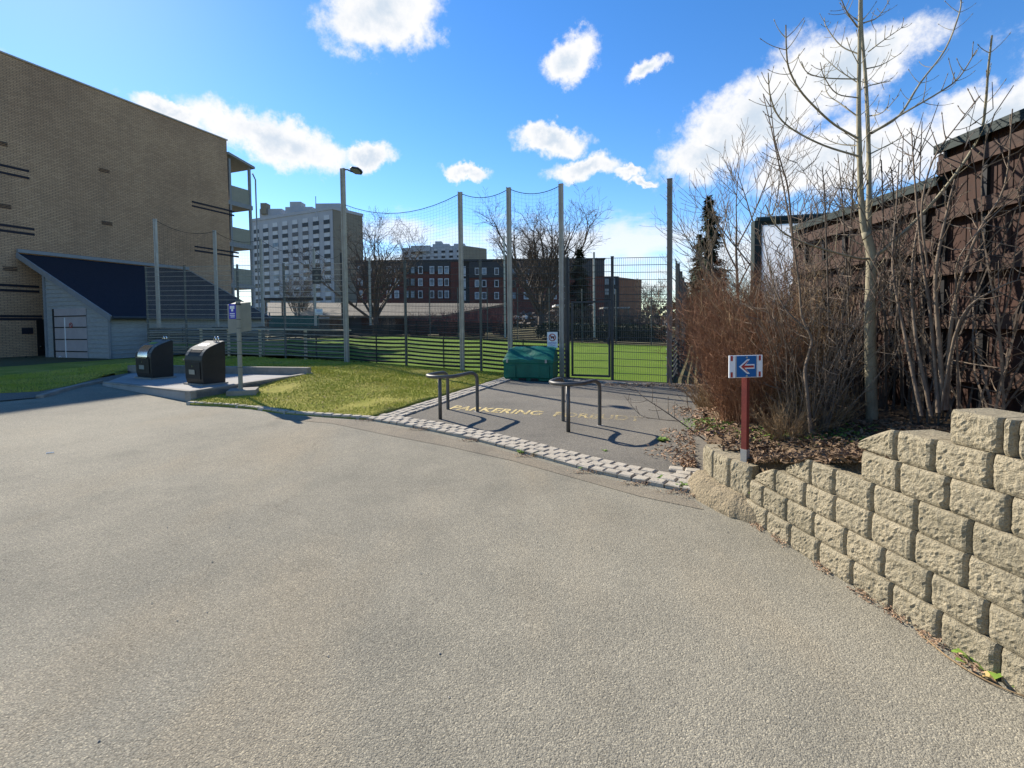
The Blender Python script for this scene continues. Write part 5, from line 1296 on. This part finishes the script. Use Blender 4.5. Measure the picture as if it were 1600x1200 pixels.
# dark brick apartment block
YB = 112
ab = thing('dark_brick_block', at(640, 490, YB), 'long dark grey and red brick apartment block behind the court with pale windows', 'building')
def bseg(px0, px1, pyt, Y, mat, nm='wall', dp=12):
    a, c = at(px0, pyt, Y), at(px1, pyt, Y); b = MB(); b.box(((a.x+c.x)/2, Y+dp/2, a.z/2), (c.x-a.x, dp, a.z)); return b.build(nm, mat, ab), a, c
bseg(556, 704, 409.5, YB, m_rbrick); bseg(704, 719, 409, YB-.4, m_rbrick); bseg(719, 733, 408.5, YB+.6, m_dbrick, 'stair_tower'); bseg(733, 944, 409.5, YB, m_rbrick)
a, c = at(556, 409, YB), at(718.5, 424, YB); b = MB(); b.box(((a.x+c.x)/2-.8, YB-.1, (a.z+c.z)/2), (c.x-a.x-2, .4, a.z-c.z)); b.build('top_cladding', m_dbrick, ab)
a, c = at(733, 409, YB), at(944, 432, YB); b = MB(); b.box(((a.x+c.x)/2, YB-.1, (a.z+c.z)/2), (c.x-a.x, .4, a.z-c.z)); b.build('top_cladding', m_dbrick, ab)
def win(px, py, w_, h_, lt):
    c = at(px, py, YB-.35); b = MB(); b.box(c, (w_, .25, h_)); wo = b.build('window', m_panel if lt else m_gsteel, ab)
    b = MB(); b.box((c.x, c.y-.14, c.z), (w_-.35, .06, h_-.35)); b.build('pane', random.choice([m_glassl, m_glassl, m_glassc, m_glassd]), wo)
for r, py in enumerate((422, 441, 460)):
    for px in (563, 577, 608, 620, 636, 645, 657, 675, 688, 698): win(px, py, 1.05, 1.75, px not in (636, 645))
    for px in (745.5, 756.5, 776, 803, 822, 829, 866, 880): win(px, py+2, 1.05, 1.65, px not in (803,))
    c = at(745-20, py+2, YB+.3); b = MB(); b.box(c, (.8, .3, 2.3)); b.build('stair_window', m_panel, ab)
b = MB(); a, c = at(556, 409, YB), at(944, 409, YB); b.box(((a.x+c.x)/2, YB+6, a.z+.1), (c.x-a.x+.5, 12.8, .35)); b.build('roof', m_dbrick, ab)
# smaller block to the right
rb = thing('small_brick_block', at(965, 490, 125), 'smaller brick block with a dark top seen behind the gate mesh', 'building')
a, c = at(928, 432, 125), at(967, 500, 125); b = MB(); b.box(((a.x+c.x)/2, 131, a.z/2), (c.x-a.x, 12, a.z)); b.build('wall', m_dbrick, rb)
a2, c2_ = at(967, 433, 125), at(1004, 450, 133); b = MB(); b.prism([(a2.x, 125, 0), (c2_.x, 134, 0), (c2_.x, 140, 0), (a2.x, 137, 0)], (0, 0, a2.z)); b.build('brick_wing', M('orange_brick_far', (.21, .10, .06), None, .9, .5), rb)
for px in (938, 948, 958):
    for py in (440, 456): 
        c = at(px, py, 124.8); b = MB(); b.box(c, (1.0, .2, 1.6)); b.build('window', m_glassl, rb)
# long low shed with a pale roof
lr = thing('low_garage_row', at(600, 495, 62), 'long low building with a pale sloping roof beyond the left court fence', 'building')
A0, A1, C0, C1 = at(418, 493, 60), at(690, 493, 60), at(418, 473, 66), at(792, 474, 66)
b = MB(); b.add([A0, A1, C1, C0, A0-Zu*.25, A1-Zu*.25, C1-Zu*.25, C0-Zu*.25], [(0, 1, 2, 3), (7, 6, 5, 4), (0, 4, 5, 1), (1, 5, 6, 2), (2, 6, 7, 3), (3, 7, 4, 0)]); b.build('roof', m_roofpale, lr)
b = MB(); b.prism([A0+V((0, .6, -.3)), A1+V((-1, .6, -.3)), C1+V((-1.5, -.4, -.3-(C1.z-A1.z))), C0+V((0, -.4, -.3-(C0.z-A0.z)))], Zu*-2.6); b.build('wall', m_dbrick, lr)
for px in (430, 480, 530, 580, 632):
    c = at(px, 500, 60.5); b = MB(); b.box((c.x, 60.5, c.z-.35), (2.4, .2, 1.9)); b.build('garage_door', m_timber, lr)
cp = thing('carport', at(920, 488, 58), 'low carport with a white edged flat roof behind the gate', 'carport')
a, c = at(868, 477, 58), at(930, 482, 58); b = MB(); b.box(((a.x+c.x)/2, 60.5, a.z), (c.x-a.x, 5, .22)); b.build('roof', m_white, cp)
for px in (872, 900, 927):
    q = at(px, 480, 58.5); b = MB(); b.box((q.x, 58.6, q.z/2+.4), (.14, .14, q.z-.9)); b.build('post', m_gsteel, cp)
cp = thing('open_shelter', at(960, 488, 58), 'small open shelter with a pale flat roof right of the gate post', 'carport')
a, c = at(943, 481, 57), at(984, 482, 57); b = MB(); b.box(((a.x+c.x)/2, 58.5, a.z), (c.x-a.x, 3, .18)); b.build('roof', m_concl, cp)
for px in (945, 964, 982):
    q = at(px, 481, 57.3); b = MB(); b.box((q.x, 57.4, q.z/2+.4), (.12, .12, q.z-.9)); b.build('post', m_gsteel, cp)
ns = thing('navy_shelter', at(440, 480, 45), 'dark navy framed shelter left of the low pale roof', 'shelter')
a, c = at(412, 467, 45), at(492, 469, 45); b = MB(); b.box(((a.x+c.x)/2, 46, a.z), (c.x-a.x, 2, .2)); b.build('roof', m_navyroof, ns)
for px in (414, 440, 466, 490):
    q = at(px, 468, 45); b = MB(); b.box((q.x, 45.1, q.z/2+.4), (.12, .12, q.z-.9)); b.build('post', m_gsteel, ns)
# silver car
cc0 = at(821, 501, 92); cz = g(cc0.x, cc0.y)
cz = cc0.z
cr = thing('parked_car', (cc0.x, cc0.y, cz), 'small silver hatchback parked beyond the court left of the bare tree', 'car')
cd = V((.80, -.6, 0)); cs_ = V((.6, .8, 0)); Q = lambda x, y, z: V((cc0.x, cc0.y, cz))+cd*x+cs_*y+Zu*z
pr = [(-2, .3), (-2, .85), (-1.75, .95), (-1.35, 1.42), (.2, 1.45), (.85, .98), (1.85, .82), (2, .6), (2, .3)]
b = MB(); b.prism([Q(x, -.85, z) for x, z in pr], cs_*1.7); b.build('body', m_car, cr, bevel=.06)
for y in (-.87, .85):
    b = MB(); b.prism([Q(x, y, z) for x, z in ((-1.6, .97), (-1.28, 1.36), (.12, 1.38), (.62, .99))], cs_*.02); b.build('side_window', m_glassd, cr)
b = MB(); b.prism([Q(.86, -.7, 1.0), Q(.26, -.65, 1.4), Q(.26, .65, 1.4), Q(.86, .7, 1.0)], (cd+Zu).normalized()*.03); b.build('windscreen', m_glassd, cr)
for x in (-1.25, 1.3):
    for y in (-.88, .7):
        b = MB(); b.tube([Q(x, y, .3), Q(x, y+.18, .3)], .3, 14); b.build('wheel', m_tyre, cr)
for y in (-.6, .6):
    b = MB(); b.box(Q(1.99, y, .68), (.06, .3, .12), (cd, cs_, Zu)); b.build('headlight', m_white, cr)
# crimson hedge and background shrubs
random.seed(31)
for i, (px, Y, H, R) in enumerate(((655, 50, 2.6, 2.2), (700, 51, 3.0, 2.4), (742, 50, 3.4, 2.4), (785, 51, 3.6, 2.4), (880, 48, 3.4, 2.2), (925, 48, 3.0, 2.2), (965, 49, 3.2, 2.2), (1005, 48, 3.2, 2.2), (600, 52, 2.2, 2.0))):
    p = gz_far(px, Y); names = ['left of the first net post', 'behind the first net post', 'right of the first net post', 'left of the second net post', 'left of the gate', 'behind the gate', 'right of the gate post', 'behind the right mesh panel', 'below the spreading bare tree']
    shrub('far_shrub', p, H, R, 130, m_dogw if i < 4 else m_barkd, ('crimson' if i < 4 else 'brown')+' bare shrub beyond the court, '+names[i], 'shrub', 'bare shrubs beyond the court', .03, 6, (0, 0), .9)
for i, px in enumerate((862, 905, 945, 980, 1020)):
    p = gz_far(px, 41); b = MB(); leafcloud(b, p+Zu*.5, (1.5, 1.0, .9), 700, .13); o = b.build('evergreen_bush', m_needle); tag(o, 'low dark evergreen bush beyond the far boards, '+['left of the gate', 'behind the gate', 'at the gate post', 'right of the gate post', 'by the right net post'][i], 'shrub', 'evergreen bushes beyond the far boards')
b = MB()
for i in range(9000):
    x = rnd(-90, 80); y = rnd(70, 100)+abs(x)*.2; p = V((x, y, 1.0+rnd(0, 1)**2*3.2*(.6+.4*math.sin(x*.21)))); a = V((rnd(-1, 1), rnd(-1, 1), rnd(-1, 1))).normalized()*rnd(.3, .7); c_ = a.cross(V((rnd(-1, 1), rnd(-1, 1), 1))).normalized()*.35
    b.add([p-a, p+c_, p+a, p-c_], [(0, 1, 2, 3)])
tag(b.build('distant_brush', m_barkd), kind='stuff')
b = MB()
for i in range(7000):
    x = rnd(-160, 170); y = rnd(185, 230); p = V((x, y, rnd(0, 1)*(7+3*math.sin(x*.11)+2*math.sin(x*.37)))); a = V((rnd(-1, 1), rnd(-1, 1), rnd(-1, 1))).normalized()*rnd(.7, 1.6); c_ = a.cross(V((rnd(-1, 1), rnd(-1, 1), 1))).normalized()*.9
    b.add([p-a, p+c_, p+a, p-c_], [(0, 1, 2, 3)])
tag(b.build('distant_woods', m_needle), kind='stuff')
